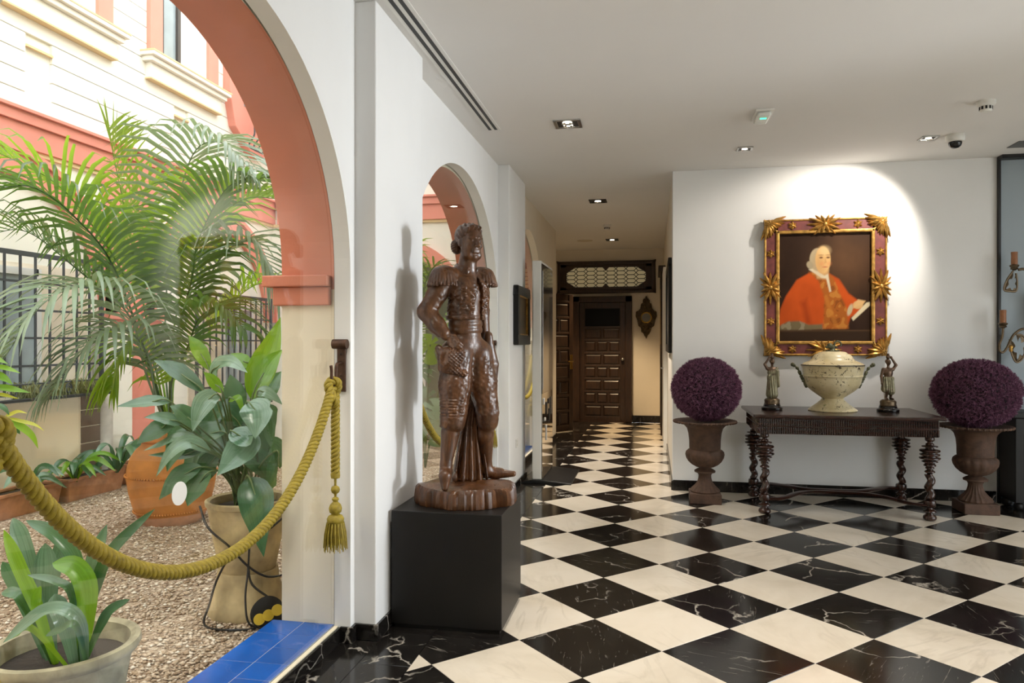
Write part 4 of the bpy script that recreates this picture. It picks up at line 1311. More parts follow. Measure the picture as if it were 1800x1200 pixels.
for (cx, cz, a) in ((x0 + .05, (z0 + z1) / 2, 0), (x1 - .05, (z0 + z1) / 2, math.pi), (0, z0 + .05, math.pi / 2), (0, z1 - .05, -math.pi / 2)):
    m_ = MB()
    for k in range(16):
        ang = k * 2 * math.pi / 16
        along = abs(math.sin(ang - a))
        leaf(m_, cx, cz, ang, .045 + .11 * along * random.uniform(.85, 1.1), .014, lift=.018 + .014 * (k % 2))
    m_.ball((cx, -.066, cz), .020, 10, 8, sc=(1, .7, 1))
    m_.build('centre_leaf', GILT, pic, smooth=40, fix=False)
for (cx, cz) in [(s_ * .27, z) for s_ in (-1, 1) for z in (z0 + .055, z1 - .055)] + [(x, (z0 + z1) / 2 + s_ * .30) for s_ in (-1, 1) for x in (x0 + .055, x1 - .055)]:
    m_ = MB()
    for k in range(6): leaf(m_, cx, cz, k * math.pi / 3 + .5, .038, .012, lift=.012)
    m_.ball((cx, -.054, cz), .010, 8, 6); m_.build('rosette', GILT, pic, smooth=40, fix=False)
# the canvas: broad painted areas only
def portrait():
    NX, NZ = 170, 205
    U, Vv = np.meshgrid(np.linspace(0, 1, NX), np.linspace(0, 1, NZ))       # u right, v up
    r_ = np.random.default_rng(9)
    P = np.stack([U, Vv, 0 * U], -1)
    n1 = waves(P.reshape(-1, 3), 22, 1, 14).reshape(U.shape); n2 = waves(P.reshape(-1, 3), 75, 2, 14).reshape(U.shape)
    C = np.zeros((*U.shape, 3))
    def put(mask, col, soft=None):
        m = np.clip(mask, 0, 1)[..., None]; C[:] = C * (1 - m) + np.array(col) * m
    def sm(d, w=.012): return np.clip(.5 - d / w, 0, 1)
    def ell(cx, cz, rx, rz, rot=0):
        x, z = (U - cx), (Vv - cz) * 1.2
        x, z = x * math.cos(rot) + z * math.sin(rot), -x * math.sin(rot) + z * math.cos(rot)
        return (np.sqrt((x / rx) ** 2 + (z / rz) ** 2) - 1) * min(rx, rz)
    def poly(pts, w=.012):
        pts = np.array(pts); out = np.zeros(U.shape, bool); j = len(pts) - 1; D = np.full(U.shape, 9.)
        for i in range(len(pts)):
            (xi, yi), (xj, yj) = pts[i], pts[j]
            c = ((yi > Vv) != (yj > Vv)) & (U < (xj - xi) * (Vv - yi) / (yj - yi + 1e-12) + xi); out ^= c
            e = np.array([xj - xi, yj - yi]); L = e @ e + 1e-12
            t = np.clip(((U - xi) * e[0] + (Vv - yi) * e[1]) / L, 0, 1)
            D = np.minimum(D, np.hypot(U - xi - t * e[0], Vv - yi - t * e[1])); j = i
        return np.clip(.5 + np.where(out, D, -D) / w, 0, 1)
    C[:] = np.array([.028, .013, .007])
    put(np.exp(-(((U - .72) / .3) ** 2 + ((Vv - .72) / .3) ** 2)) * .8, (.105, .050, .022))
    C *= (1 + .25 * n1 + .12 * n2)[..., None]
    # robe
    robe = poly([(0.0, .17), (.02, .30), (.08, .42), (.20, .57), (.34, .635), (.55, .625), (.66, .57), (.76, .44), (.90, .35), (.92, .28), (.78, .22), (.74, .12), (.30, .12), (.0, .12)], .02)
    put(robe, (.50, .075, .010)); C[:] = np.where(robe[..., None] > .5, C * (1 + .30 * n1 + .10 * n2)[..., None], C)
    stole = poly([(.33, .64), (.44, .56), (.50, .40), (.49, .12), (.76, .12), (.74, .30), (.66, .45), (.60, .58), (.55, .625)], .025)
    put(stole * .9, (.34, .105, .016)); put(stole * (n2 > .12) * .6, (.52, .22, .04)); put(stole * (n2 < -.18) * .5, (.12, .03, .006))
    put(poly([(.24, .36), (.30, .16), (.36, .16), (.31, .40)], .05) * .55, (.22, .025, .004))
    put(poly([(.49, .42), (.53, .43), (.66, .12), (.61, .12)], .02) * .4, (.55, .20, .03))
    # fur edging, ledge
    fur = poly([(0, .14), (.10, .185), (.22, .19), (.33, .155), (.48, .16), (.48, .115), (.2, .10), (0, .09)], .02)
    put(fur, (.16, .12, .06)); put(fur * (n2 > .1) * .7, (.30, .25, .16))
    put(sm(Vv - .105, .02), (.035, .018, .009)); put(sm(np.abs(Vv - .10) - .006, .01), (.085, .045, .02))
    # neck, collar, head
    put(poly([(.40, .66), (.42, .58), (.54, .57), (.55, .66)], .02), (.52, .30, .13))
    put(poly([(.33, .665), (.37, .685), (.50, .605), (.54, .62), (.575, .46), (.555, .455), (.52, .58), (.47, .585)], .012), (.62, .52, .36))
    put(sm(ell(.425, .755, .085, .125)), (.42, .33, .20)); put(sm(ell(.345, .705, .035, .045, .5)), (.36, .29, .18))
    face = sm(ell(.485, .750, .083, .150)); put(face, (.66, .40, .16))
    put(sm(ell(.445, .72, .05, .12), .07) * .35, (.40, .18, .06)); put(sm(ell(.50, .835, .06, .05), .05) * .5, (.76, .54, .28))
    for ex in (.465, .540):
        put(sm(ell(ex, .772, .019, .010), .008), (.16, .07, .03)); put(sm(ell(ex, .795, .024, .006), .008) * .7, (.24, .12, .05))
        put(sm(ell(ex + .01, .715, .024, .022), .03) * .35, (.66, .22, .09))
    put(poly([(.510, .775), (.526, .725), (.500, .718)], .012) * .45, (.42, .19, .07))
    put(sm(ell(.508, .685, .028, .006), .008), (.46, .12, .06))
    # hand with a sheet of paper
    put(sm(ell(.86, .335, .055, .045, .2)), (.62, .37, .15)); put(poly([(.80, .30), (.92, .345), (.94, .37), (.86, .385)], .015), (.66, .40, .17))
    put(poly([(.79, .215), (.81, .19), (.99, .33), (.985, .36), (.95, .355)], .010), (.66, .56, .36))
    put(sm(ell(.775, .29, .025, .065, -.3)), (.50, .40, .24))
    return NX, NZ, np.clip(C, 0, 1)
NX, NZ, PC = portrait()
cw, chh = pw - 2 * FW + .01, ph_ - 2 * FW + .01
xs = np.linspace(-cw / 2, cw / 2, NX); zs_ = np.linspace(FW - .005, FW - .005 + chh, NZ)
Xg, Zg = np.meshgrid(xs, zs_)
V = np.stack([Xg, np.full_like(Xg, -.026), Zg], -1).reshape(-1, 3)
ii = (np.arange(NZ - 1)[:, None] * NX + np.arange(NX - 1)[None]).ravel()
F = np.stack([ii, ii + 1, ii + NX + 1, ii + NX], -1)
me = np_mesh('canvas', V, F, [])
ca = me.color_attributes.new('paint', 'FLOAT_COLOR', 'POINT')
ca.data.foreach_set('color', np.concatenate([PC.reshape(-1, 3), np.ones((NX * NZ, 1))], 1).astype(np.float32).ravel())
m = NT('oil_paint'); at = m.node('ShaderNodeVertexColor', layer_name='paint'); m.ln(at.outputs['Color'], m.b.inputs['Base Color'])
m.set(Roughness=.5); m.b.inputs['Specular IOR Level'].default_value = .12; m.bump(m.noise(m.coords(), 120, 3), .1, .002)
me.materials.append(m.mat)
link('canvas', me, pic)

# ---------------------------------------------------------------- wall sconce on the grey panel
XS = on_y(1775, 560, YP - .01)[0]
def sconce():
    o = thing('wall_sconce', 'gilt and dark iron wall sconce with two brown candles on the grey panel', 'sconce', (XS + .26, YP - .012, 1.2))
    GL = BRONZE; WAX = plain('brown_wax', (.30, .12, .045), .5, var=.2, scale=30)
    def P_(px, py): # the sconce stands out from the wall
        v = on_y(px, py, YP - .14); return Vector((v.x - (XS + .26), v.y - (YP - .012), v.z - 1.2))
    arm1 = spline([P_(1830, 540), P_(1812, 480), P_(1800, 473), P_(1790, 474)], 6)
    MB().tube(arm1, .011, 8).build('arm', GL, o, smooth=60)
    for nm, cx, cy in (('a', 1783, 470), ('b', 1763, 572)):
        c_ = P_(cx, cy)
        MB().lathe([(.010, -.025), (.016, -.02), (.030, -.012), (.024, 0), (.034, .010), (.036, .018), (.026, .024), (.014, .026)], 20, c_).build('cup', GL, o, smooth=50)
        MB().lathe([(.0235, .02), (.0240, .05), (.0230, .10), (.0240, .128), (.008, .13)], 16, c_).build('candle', WAX, o, smooth=50)
    MB().tube(spline([P_(1763, 574), P_(1762, 590), P_(1757, 605), P_(1757, 616), P_(1763, 619), P_(1770, 611), P_(1776, 598), P_(1784, 586), P_(1800, 578), P_(1820, 590), P_(1832, 540)], 6), .010, 8).build('arm', GL, o, smooth=60)
    def acanthus(loop, w):
        pts = spline(loop, 6); m_ = MB()
        n = len(pts); cen = pts.mean(0)
        O_, I_ = [], []
        for i, p in enumerate(pts):
            O_.append(p); k = .34 + .16 * math.sin(i * .9)
            I_.append(p + (cen - p) * k * w + np.array([0, -.01, 0]))
        m_.strip(O_, I_); m_.tube(pts, .008, 6)
        return m_
    acanthus([P_(1781, 476), P_(1770, 492), P_(1765, 509), P_(1776, 512), P_(1786, 511), P_(1788, 497), P_(1786, 480)], 1.0).build('acanthus_leaf', GL, o, smooth=60, fix=False)
    acanthus([P_(1775, 596), P_(1778, 620), P_(1786, 636), P_(1797, 630), P_(1806, 606), P_(1798, 590), P_(1786, 588)], 1.1).build('acanthus_leaf', GL, o, smooth=60, fix=False)
    MB().lathe([(.008, -.03), (.016, -.015), (.012, 0), (.018, .012), (.006, .03)], 12, P_(1777, 612)).build('gilt_drop', GILT, o, smooth=60)
    b_ = P_(1832, 540)
    MB().box(b_.x - .03, b_.x + .03, b_.y, 0, b_.z - .16, b_.z + .12).build('back_plate', GL, o, bevel=.01)
sconce()
# dark cabinet at the edge of the grey panel with a gilt front
cb = thing('cabinet', 'black lacquered cabinet with a gilt front panel standing before the grey panel', 'cabinet', (2.975, 6.745, 0))
MB().box(-.135, .6, -.26, .05, .745, .795).build('cabinet_top', BLACKP, cb, bevel=.008)
MB().box(-.11, .58, -.23, .05, .06, .745).build('body', BLACKP, cb, bevel=.006)
MB().box(-.045, .5, -.242, -.228, .14, .62).build('gilt_panel', GILT, cb, bevel=.006)
for sx in (-.07, .54):
    for sy in (-.19, .01): MB().lathe([(.03, 0), (.04, .02), (.035, .045), (.025, .06)], 14, (sx, sy, 0)).build('foot', BLACKP, cb, smooth=60)

# ================================================================ CORRIDOR END: door, transom, barometer
def panel_door(o, w, h, n_rows, mat, y0, glass=True):
    """stiles, rails and raised panels of a Castilian door; local x 0..w, z 0..h, front at y0"""
    st_ = .085
    MB().box(0, w, y0 - .0, y0 + .035, 0, h).build('door_slab', mat, o, bevel=.002)
    for x in (0, w - st_): MB().box(x, x + st_, y0 - .014, y0, 0, h).build('stile', mat, o, bevel=.004)
    ztop = h - .10
    if glass:
        g0 = h - .10 - .30
        MB().box(st_, w - st_, y0 - .014, y0, ztop, h).build('rail', mat, o, bevel=.004)
        MB().box(st_ + .01, w - st_ - .01, y0 - .006, y0 - .001, g0, ztop).build('glass', plain('black_door_glass', (.004, .004, .004), .35, spec=.15), o)
        ztop = g0
    zb = .09; rh = (ztop - zb) / n_rows
    for r_ in range(n_rows):
        z = ztop - (r_ + 1) * rh
        MB().box(st_, w - st_, y0 - .014, y0, z + rh - .035, z + rh).build('rail', mat, o, bevel=.004)
        k = 2 if r_ % 2 == 0 else 3
        cw_ = (w - 2 * st_) / k
        for c_ in range(k):
            x = st_ + c_ * cw_
            if c_: MB().box(x - .017, x + .017, y0 - .014, y0, z, z + rh - .035).build('mullion', mat, o, bevel=.004)
            a, b, c, d = x + .022, x + cw_ - .022, z + .012, z + rh - .047
            m_ = MB(); e = .018
            m_.add([(a, y0 - .001, c), (b, y0 - .001, c), (b, y0 - .001, d), (a, y0 - .001, d), (a + e, y0 - .013, c + e), (b - e, y0 - .013, c + e), (b - e, y0 - .013, d - e), (a + e, y0 - .013, d - e)],
                   [(4, 5, 6, 7), (0, 1, 5, 4), (1, 2, 6, 5), (2, 3, 7, 6), (3, 0, 4, 7)])
            m_.build('raised_panel', mat, o)
    MB().box(st_, w - st_, y0 - .014, y0, 0, zb).build('rail', mat, o, bevel=.004)
fx0, fx1 = on_y(1008, 740, YE)[0], on_y(1111, 740, YE)[0]
ftop = on_y(1060, 521, YE)[2]
d2 = tag(thing('door_2', 'dark oak door of many raised panels with a small dark window at the corridor end', 'door', (fx0, YE, 0)), kind='structure')
dw = fx1 - fx0
for a, b in ((0, .11), (dw - .11, dw)): MB().box(a, b, -.10, 0, 0, ftop).build('door_frame', DOORW, d2, bevel=.008)
MB().box(0, dw, -.10, 0, ftop - .10, ftop).build('door_frame', DOORW, d2, bevel=.008)
leaf_ = bpy.data.objects.new('door_leaf', None); COL.objects.link(leaf_); leaf_.parent = d2; leaf_.location = (.11, 0, .01)
panel_door(leaf_, dw - .22, ftop - .115, 7, DOORW, -.05)
MB().lathe([(.012, 0), (.022, .01), (.026, .03), (.018, .045), (.004, .05)], 16).build('door_knob', CHROME, leaf_, smooth=60)
kb = LAST[0]; kb.rotation_euler = (math.pi / 2, 0, 0); kb.location = (dw - .22 - .045, -.064, on_y(1097, 632, YE)[2])
MB().box(.10, dw - .10, -.10, 0, 0, .016).build('threshold', DOORW, d2)
# open door leaf standing in the side passage
d3 = tag(thing('door_3', 'open dark oak panelled door with brass lock plate', 'door', (-1.72, 10.40, .012), math.atan2(.64, .50)), kind='structure')
panel_door(d3, .82, 2.06, 8, DOORW, -.02, False)
MB().box(.745, .80, -.046, -.034, .93, 1.04).build('lock_plate', BRASS, d3, bevel=.004)
MB().box(.745, .80, -.046, -.034, 1.065, 1.15).build('lock_plate', BRASS, d3, bevel=.004)
MB().tube([(.772, -.046, 1.05), (.772, -.085, 1.05), (.66, -.09, 1.05)], .010, 8).build('door_handle', BRASS, d3, smooth=60)
# transom with leaded glass in a carved frame
tx0, tx1 = on_y(980, 500, YE)[0], on_y(1152, 500, YE)[0]
tz0, tz1 = on_y(1066, 515, YE)[2], on_y(1066, 459, YE)[2]
tw_, thh = tx1 - tx0, tz1 - tz0
tr = tag(thing('window_11', 'dark carved wooden transom with leaded honeycomb glass over the corridor door', 'window', (tx0, YE, tz0)), kind='structure')
m_ = MB()
for a, b, c, d in ((0, tw_, 0, .055), (0, tw_, thh - .055, thh), (0, .06, 0, thh), (tw_ - .06, tw_, 0, thh)): m_.box(a, b, -.06, 0, c, d)
m_.build('frame', DOORW, tr, bevel=.012)
m_ = MB()
for a, b, c, d in ((.055, tw_ - .055, .05, .105), (.055, tw_ - .055, thh - .105, thh - .05), (.055, .16, .05, thh - .05), (tw_ - .16, tw_ - .055, .05, thh - .05)): m_.box(a, b, -.035, 0, c, d)
for sx in (0, 1):
    for sz in (0, 1):
        X_ = lambda t: t if not sx else tw_ - t
        Z_ = lambda t: t if not sz else thh - t
        m_.prism([(X_(.15), Z_(.10)), (X_(.30), Z_(.10)), (X_(.27), Z_(.13)), (X_(.20), Z_(.17)), (X_(.15), Z_(.21))], 'y', -.034, 0)
for s_ in (0, 1):
    Z_ = lambda t: t if not s_ else thh - t
    m_.prism([(tw_ / 2 - .06, Z_(.10)), (tw_ / 2 + .06, Z_(.10)), (tw_ / 2, Z_(.165))], 'y', -.034, 0)
m_.build('carved_border', DOORW, tr, bevel=.006)
LEADG = NT('leaded_glass'); LEADG.col(srgb(214, 200, 150)); LEADG.set(Roughness=.35, Emission_Strength=.10); LEADG.b.inputs['Emission Color'].default_value = (.75, .66, .40, 1)
cols, rows = 8, 5
gx0, gx1, gz0, gz1 = .15, tw_ - .15, .10, thh - .10
pw_, phh = (gx1 - gx0) / cols, (gz1 - gz0) / rows
came = MB()
for c_ in range(cols):
    for r_ in range(rows):
        x, z = gx0 + c_ * pw_, gz0 + r_ * phh
        e = .22 * pw_
        hexa = [(x + .008, z + phh / 2), (x + e, z + .004), (x + pw_ - e, z + .004), (x + pw_ - .008, z + phh / 2), (x + pw_ - e, z + phh - .004), (x + e, z + phh - .004)]
        MB().prism(hexa, 'y', -.016, -.010).build('pane', LEADG.mat, tr)
        hx_ = [(p[0], -.014, p[1]) for p in [(x, z + phh / 2), (x + e, z), (x + pw_ - e, z), (x + pw_, z + phh / 2), (x + pw_ - e, z + phh), (x + e, z + phh)]]
        came.tube(hx_ + [hx_[0]], .0075, 5)
tag(came.build('lead_came', plain('lead_came', (.05, .035, .015), .5, metal=.4), tr), kind='stuff')
MB().box(gx0, gx1, -.009, -.004, gz0, gz1).build('backing_glass', LEADG.mat, tr)
# carved barometer
bc = on_y(1136, 558, YE)
ba = thing('wall_barometer', 'small carved and gilded barometer hanging beside the corridor door', 'barometer', (bc[0], YE - .005, on_y(1136, 598, YE)[2]))
bz = bc[2] - on_y(1136, 598, YE)[2]
CARV = plain('carved_giltwood', (.075, .048, .015), .4, metal=.35, var=.5, scale=35, bump=.4, bscale=90)
out = [(.0, -.36), (.025, -.30), (.07, -.24), (.09, -.17), (.13, -.14), (.15, -.04), (.175, .02), (.17, .10), (.13, .115), (.10, .15), (.085, .23), (.055, .25), (.06, .29), (.02, .31), (.012, .35), (0, .365)]
poly = [(x, z + bz) for x, z in out] + [(-x, z + bz) for x, z in reversed(out[1:-1])]
MB().prism(poly, 'y', -.03, 0).build('back', CARV, ba, bevel=.008)
m_ = MB(); r2 = random.Random(5)
for k in range(46):
    z = -.30 + .62 * r2.random(); wv = np.interp(z, [o[1] for o in out], [o[0] for o in out])
    x = (r2.random() * 2 - 1) * wv * .85
    if x * x + z * z < .0085: continue
    m_.ball((x, -.034, z + bz), .012 + .012 * r2.random(), 7, 5, sc=(1, .7, 1.3))
tag(m_.build('carving', CARV, ba, smooth=60), kind='stuff')
MB().lathe([(.088, 0), (.095, .012), (.082, .022), (.072, .014)], 28).build('bezel', BRASS, ba, smooth=50); q_ = LAST[0]; q_.rotation_euler = (math.pi / 2, 0, 0); q_.location = (0, -.028, bz)
MB().lathe([(.073, 0), (.073, .012), (.01, .013)], 28).build('dial', plain('dull_dial', (.20, .20, .17), .2), ba, smooth=40); q_ = LAST[0]; q_.rotation_euler = (math.pi / 2, 0, 0); q_.location = (0, -.03, bz)
# ---- right-hand corridor wall: framed picture, white door, dark casing
WD = plain('white_door_paint', (.76, .73, .66), .45, var=.02)
fp = thing('framed_picture', 'black framed picture hanging on the right wall of the corridor', 'picture', (XR, 7.85, 1.25))
m_ = MB()
for a, b, c, d in ((-.70, .70, 0, .08), (-.70, .70, .84, .92), (-.70, -.62, .08, .84), (.62, .70, .08, .84)): m_.box(-.035, 0, a, b, c, d)
m_.build('frame', BLACKP, fp, bevel=.006)
MB().box(-.016, 0, -.62, .62, .08, .84).build('print', plain('dim_print', (.10, .085, .07), .5, var=.5, scale=5), fp)
d4 = tag(thing('door_4', 'plain white door in the right wall of the corridor', 'door', (XR, 9.35, 0)), kind='structure')
MB().box(-.02, 0, .06, .90, .01, 2.20).build('door_leaf', WD, d4, bevel=.003)
MB().box(-.05, 0, 0, .07, 0, 2.30).build('door_casing', WD, d4, bevel=.004); MB().box(-.05, 0, .89, .96, 0, 2.30).build('door_casing', WD, d4, bevel=.004)
MB().box(-.05, 0, .07, .89, 2.2, 2.30).build('door_casing', WD, d4, bevel=.004)
MB().tube([(-.02, .16, 1.02), (-.07, .16, 1.02), (-.075, .27, 1.02)], .009, 8).build('door_handle', CHROME, d4, smooth=60)
MB().box(-.026, -.018, .14, .18, .92, 1.06).build('lock_plate', CHROME, d4, bevel=.002)
d5 = tag(thing('door_5', 'tall dark wooden door casing near the corridor end', 'door', (XR, 10.75, 0)), kind='structure')
MB().box(-.07, 0, 0, .10, 0, 2.38).build('door_casing', DOORW, d5, bevel=.006); MB().box(-.07, 0, .95, 1.05, 0, 2.38).build('door_casing', DOORW, d5, bevel=.006)
MB().box(-.10, 0, -.04, 1.09, 2.38, 2.46).build('door_casing', DOORW, d5, bevel=.006)
MB().box(-.03, 0, .1, .95, 0, 2.38).build('door_leaf', DOORW, d5, bevel=.003)
MB().box(-.075, -.068, .01, .09, 1.32, 2.12).build('gilt_strip', plain('gold_panel', (.42, .26, .08), .45, metal=.3), d5, bevel=.002)

# ================================================================ ARCADE THINGS
# framed picture on the second pilaster
pp_ = thing('framed_picture', 'black box-framed small oil painting on the pilaster above the light switch', 'picture', (XP, 6.785, 1.33))
m_ = MB()
for a, b, c, d in ((-.325, .325, 0, .085), (-.325, .325, .46, .545), (-.325, -.24, .085, .46), (.24, .325, .085, .46)): m_.box(0, .05, a, b, c, d)
m_.build('frame', BLACKP, pp_, bevel=.010)
m_ = MB()
for a, b, c, d in ((-.24, .24, .085, .10), (-.24, .24, .445, .46), (-.24, -.225, .1, .445), (.225, .24, .1, .445)): m_.box(0, .042, a, b, c, d)
m_.build('gilt_slip', GILT, pp_, bevel=.003)
m = NT('dark_old_painting'); m.col(m.ramp(m.noise(m.coords(), 7, 5), [(.35, (.015, .010, .006)), (.55, (.08, .05, .025)), (.7, (.22, .15, .08))])); m.set(Roughness=.4)
MB().box(0, .022, -.23, .23, .095, .45).build('canvas', m.mat, pp_)
sw = thing('wall_socket', 'small white wall socket low on the pilaster under the black frame', 'socket', (XP, 6.62, .42))
MB().box(0, .008, -.04, .04, -.04, .04).build('plate', PLASTIC, sw, bevel=.003); MB().lathe([(.022, 0), (.022, .004), (.018, .002)], 18).build('insert', PLASTIC, sw, smooth=40)
q_ = LAST[0]; q_.rotation_euler = (0, math.pi / 2, 0); q_.location = (.008, 0, 0)
# information kiosk
ki = thing('information_kiosk', 'tall white and black glass self-service kiosk on a black foot by the corridor', 'kiosk', (-1.09, 7.275, 0))
kw, kd, kh = .375, .05, 2.14
KWHITE = plain('kiosk_white', (.74, .73, .68), .35, var=.02)
MIRR = plain('black_mirror_glass', (.03, .03, .03), .03, var=.02, spec=1.0, coat=1.0)
LOWM = plain('polished_steel_panel', (.60, .58, .54), .06, metal=1.0, var=.04)
MB().box(-kd, kd - .008, -kw, kw, .035, kh).build('housing', KWHITE, ki, bevel=.012)
MB().box(kd - .01, kd, -kw + .004, kw - .02, .86, kh - .03).build('screen', MIRR, ki, bevel=.002)
MB().box(kd - .001, kd + .004, -kw + .015, -kw + .035, .90, kh - .10).build('led_strip', plain('pale_led_strip', (.5, .5, .52), .4), ki)
MB().box(kd - .001, kd + .002, kw - .16, kw - .04, kh - .085, kh - .06).build('maker_plate', CHROME, ki)
MB().box(kd - .01, kd - .001, -kw + .004, kw - .02, .045, .86).build('service_panel', LOWM, ki, bevel=.002)
for (y, z, w_, h_, mt) in ((-.28, .78, .07, .06, PLASTIC), (-.10, .70, .08, .12, BLACKP), (.06, .76, .10, .05, BLACKP), (-.20, .60, .05, .03, PLASTIC), (.10, .62, .06, .12, DARKM), (-.12, .46, .04, .15, PLASTIC), (.22, .70, .09, .18, plain('keypad_glass', (.06, .07, .08), .1))):
    MB().box(kd - .002, kd + .006, y - w_ / 2, y + w_ / 2, z - h_ / 2, z + h_ / 2).build('reader_slot', mt, ki, bevel=.002)
MB().prism([(-.15, 0), (.33, 0), (.33, .012), (.06, .036), (-.06, .036), (-.15, .012)], 'y', -kw - .03, kw + .03).build('foot_plate', plain('black_steel', (.02, .02, .02), .35, metal=.4), ki, bevel=.004)
# black board seen through the third arch
bd = thing('notice_board', 'plain dark board leaning on the sill of the narrow third arch', 'board', (-1.60, 7.95, .071))
MB().box(-.01, .012, -.42, .42, .60, .98).build('panel', plain('charcoal_board', (.035, .033, .03), .5), bd, bevel=.003)
for y in (-.3, .3): MB().box(-.008, .008, y - .015, y + .015, 0, .62).build('post', DARKM, bd)

# ---------------------------------------------------------------- twisted rope barriers with tassels
def rope_mat():
    m = NT('olive_gold_rope'); v = m.coords()
    m.col(m.ramp(m.noise(v, 60, 3), [(.3, (.21, .15, .008)), (.7, (.36, .27, .02))])); m.set(Roughness=.6)
    m.bump(m.noise(v, 240, 2), .4, .003); return m.mat
ROPE = rope_mat()
HOOKM = plain('rusty_iron', (.07, .035, .02), .5, metal=.6, var=.4, scale=40)
def rope(path, r, turns_per_m, strands=3, n_per=None):
    P = np.array(path, float)
    seg = np.linalg.norm(np.diff(P, axis=0), axis=1); s_ = np.concatenate([[0], np.cumsum(seg)])
    N = max(8, int(s_[-1] / .0042)); t_ = np.linspace(0, s_[-1], N)
    C = np.stack([np.interp(t_, s_, P[:, i]) for i in range(3)], -1)
    T = np.gradient(C, axis=0); T /= np.linalg.norm(T, axis=1)[:, None]
    up = np.array([1.0, 0, 0]) ; A = up - (T @ up)[:, None] * T; A /= np.linalg.norm(A, axis=1)[:, None]; Bn = np.cross(T, A)
    mb = MB()
    for k in range(strands):
        ph = t_ * turns_per_m * 2 * math.pi + 2 * math.pi * k / strands
        Q = C + (A * np.cos(ph)[:, None] + Bn * np.sin(ph)[:, None]) * r * .58
        mb.tube(Q, r * .46, 8)
    return mb
def barrier(arch, sag, label, zh=1.19):
    yc, a = arch[0], arch[1]
    xr = -1.383                                   # hooks sit on the white reveal in front of the glass
    y1, y0 = yc + a - .098, yc - a + .122
    for s_, y in ((1, yc + a), (-1, yc - a)):
        b = thing('wall_hook', 'rusty iron strap hook on the %s reveal of the %s arch' % ('corridor-side' if s_ > 0 else 'lobby-side', label), 'hook', (xr, y, zh), -math.pi / 2 * s_)
        MB().box(0, .012, -.020, .020, -.055, .165).build('strap', HOOKM, b, bevel=.002)
        MB().tube([(.022, -.034 + .068 * k / 6, .160) for k in range(7)], .022, 12).build('rolled_eye', HOOKM, b, smooth=50)
        MB().tube(spline([(.010, 0, .075), (.055, 0, .07), (.065, 0, .035), (.070, 0, -.012), (.090, 0, -.024), (.108, 0, -.005), (.110, 0, .045), (.116, 0, .065)], 5), .0075, 8).build('hook', HOOKM, b, smooth=60)
        for z in (.115, .02, -.035): MB().ball((.013, 0, z), .006, 8, 6).build('rivet', HOOKM, b, smooth=60)
    r_ = thing('rope_barrier', 'thick olive gold twisted rope hanging across the %s arch' % label, 'rope', (xr, yc, 0))
    def loc(p): return (p[0] - xr, p[1] - yc, p[2])
    n = 30; L = y1 - y0
    pts = []
    for i in range(n + 1):
        t_ = i / n; y = y0 + .006 + (L - .012) * t_
        q_ = 2 * t_ - 1
        z = zh - .03 - sag * (math.cosh(1.9) - math.cosh(1.9 * q_)) / (math.cosh(1.9) - 1)
        pts.append(loc((xr, y, z)))
    rope(pts, .0215, 17).build('swag', ROPE, r_, smooth=180)
    for s_, y in ((1, y1), (-1, y0)):
        kn = [loc((xr + .012 * math.sin(t_ * 2), y + .004 * s_ + .030 * math.cos(t_), zh - .050 + .050 * math.sin(t_))) for t_ in np.linspace(0, 2 * math.pi * 1.15, 26)]
        rope(kn, .020, 17).build('knot', ROPE, r_, smooth=180)
        tz = zh - .42
        rope([loc((xr + .004, y + .018 * s_, zh - .06)), loc((xr + .004, y + .018 * s_, tz))], .020, 17).build('tail', ROPE, r_, smooth=180)
        T_ = MB(); c_ = loc((xr + .004, y + .018 * s_, tz))
        T_.lathe([(.020, .01), (.021, 0), (.019, -.012), (.006, -.016), (.005, -.045), (.017, -.052), (.020, -.064), (.016, -.076), (.006, -.083), (.005, -.095), (.014, -.10), (.016, -.107), (.010, -.115), (.014, -.120), (.024, -.130), (.029, -.146), (.026, -.162), (.016, -.171), (.030, -.178), (.038, -.192), (.036, -.206), (.030, -.212)], 20, c_)
        ts = T_.build('tassel_head', ROPE, r_, smooth=60)
        fr = MB()
        for k in range(54):
            a_ = 2 * math.pi * k / 54; q_ = .028 + .004 * (k % 3)
            fr.tube([(c_[0] + q_ * math.cos(a_), c_[1] + q_ * math.sin(a_), c_[2] - .208), (c_[0] + (q_ + .010) * math.cos(a_), c_[1] + (q_ + .010) * math.sin(a_), c_[2] - .255), (c_[0] + (q_ + .016) * math.cos(a_ + .05), c_[1] + (q_ + .016) * math.sin(a_ + .05), c_[2] - .315 - .006 * (k % 4))], [.0035, .0032, .0022], 4)
        fr.lathe([(.028, -.208), (.034, -.26), (.036, -.30)], 16, c_)
        tag(fr.build('fringe', ROPE, ts), kind='stuff')
barrier(ARCH[1], .51, 'wide near')
barrier(ARCH[2], .55, 'widest middle')
barrier(ARCH[3], .42, 'narrow corridor')

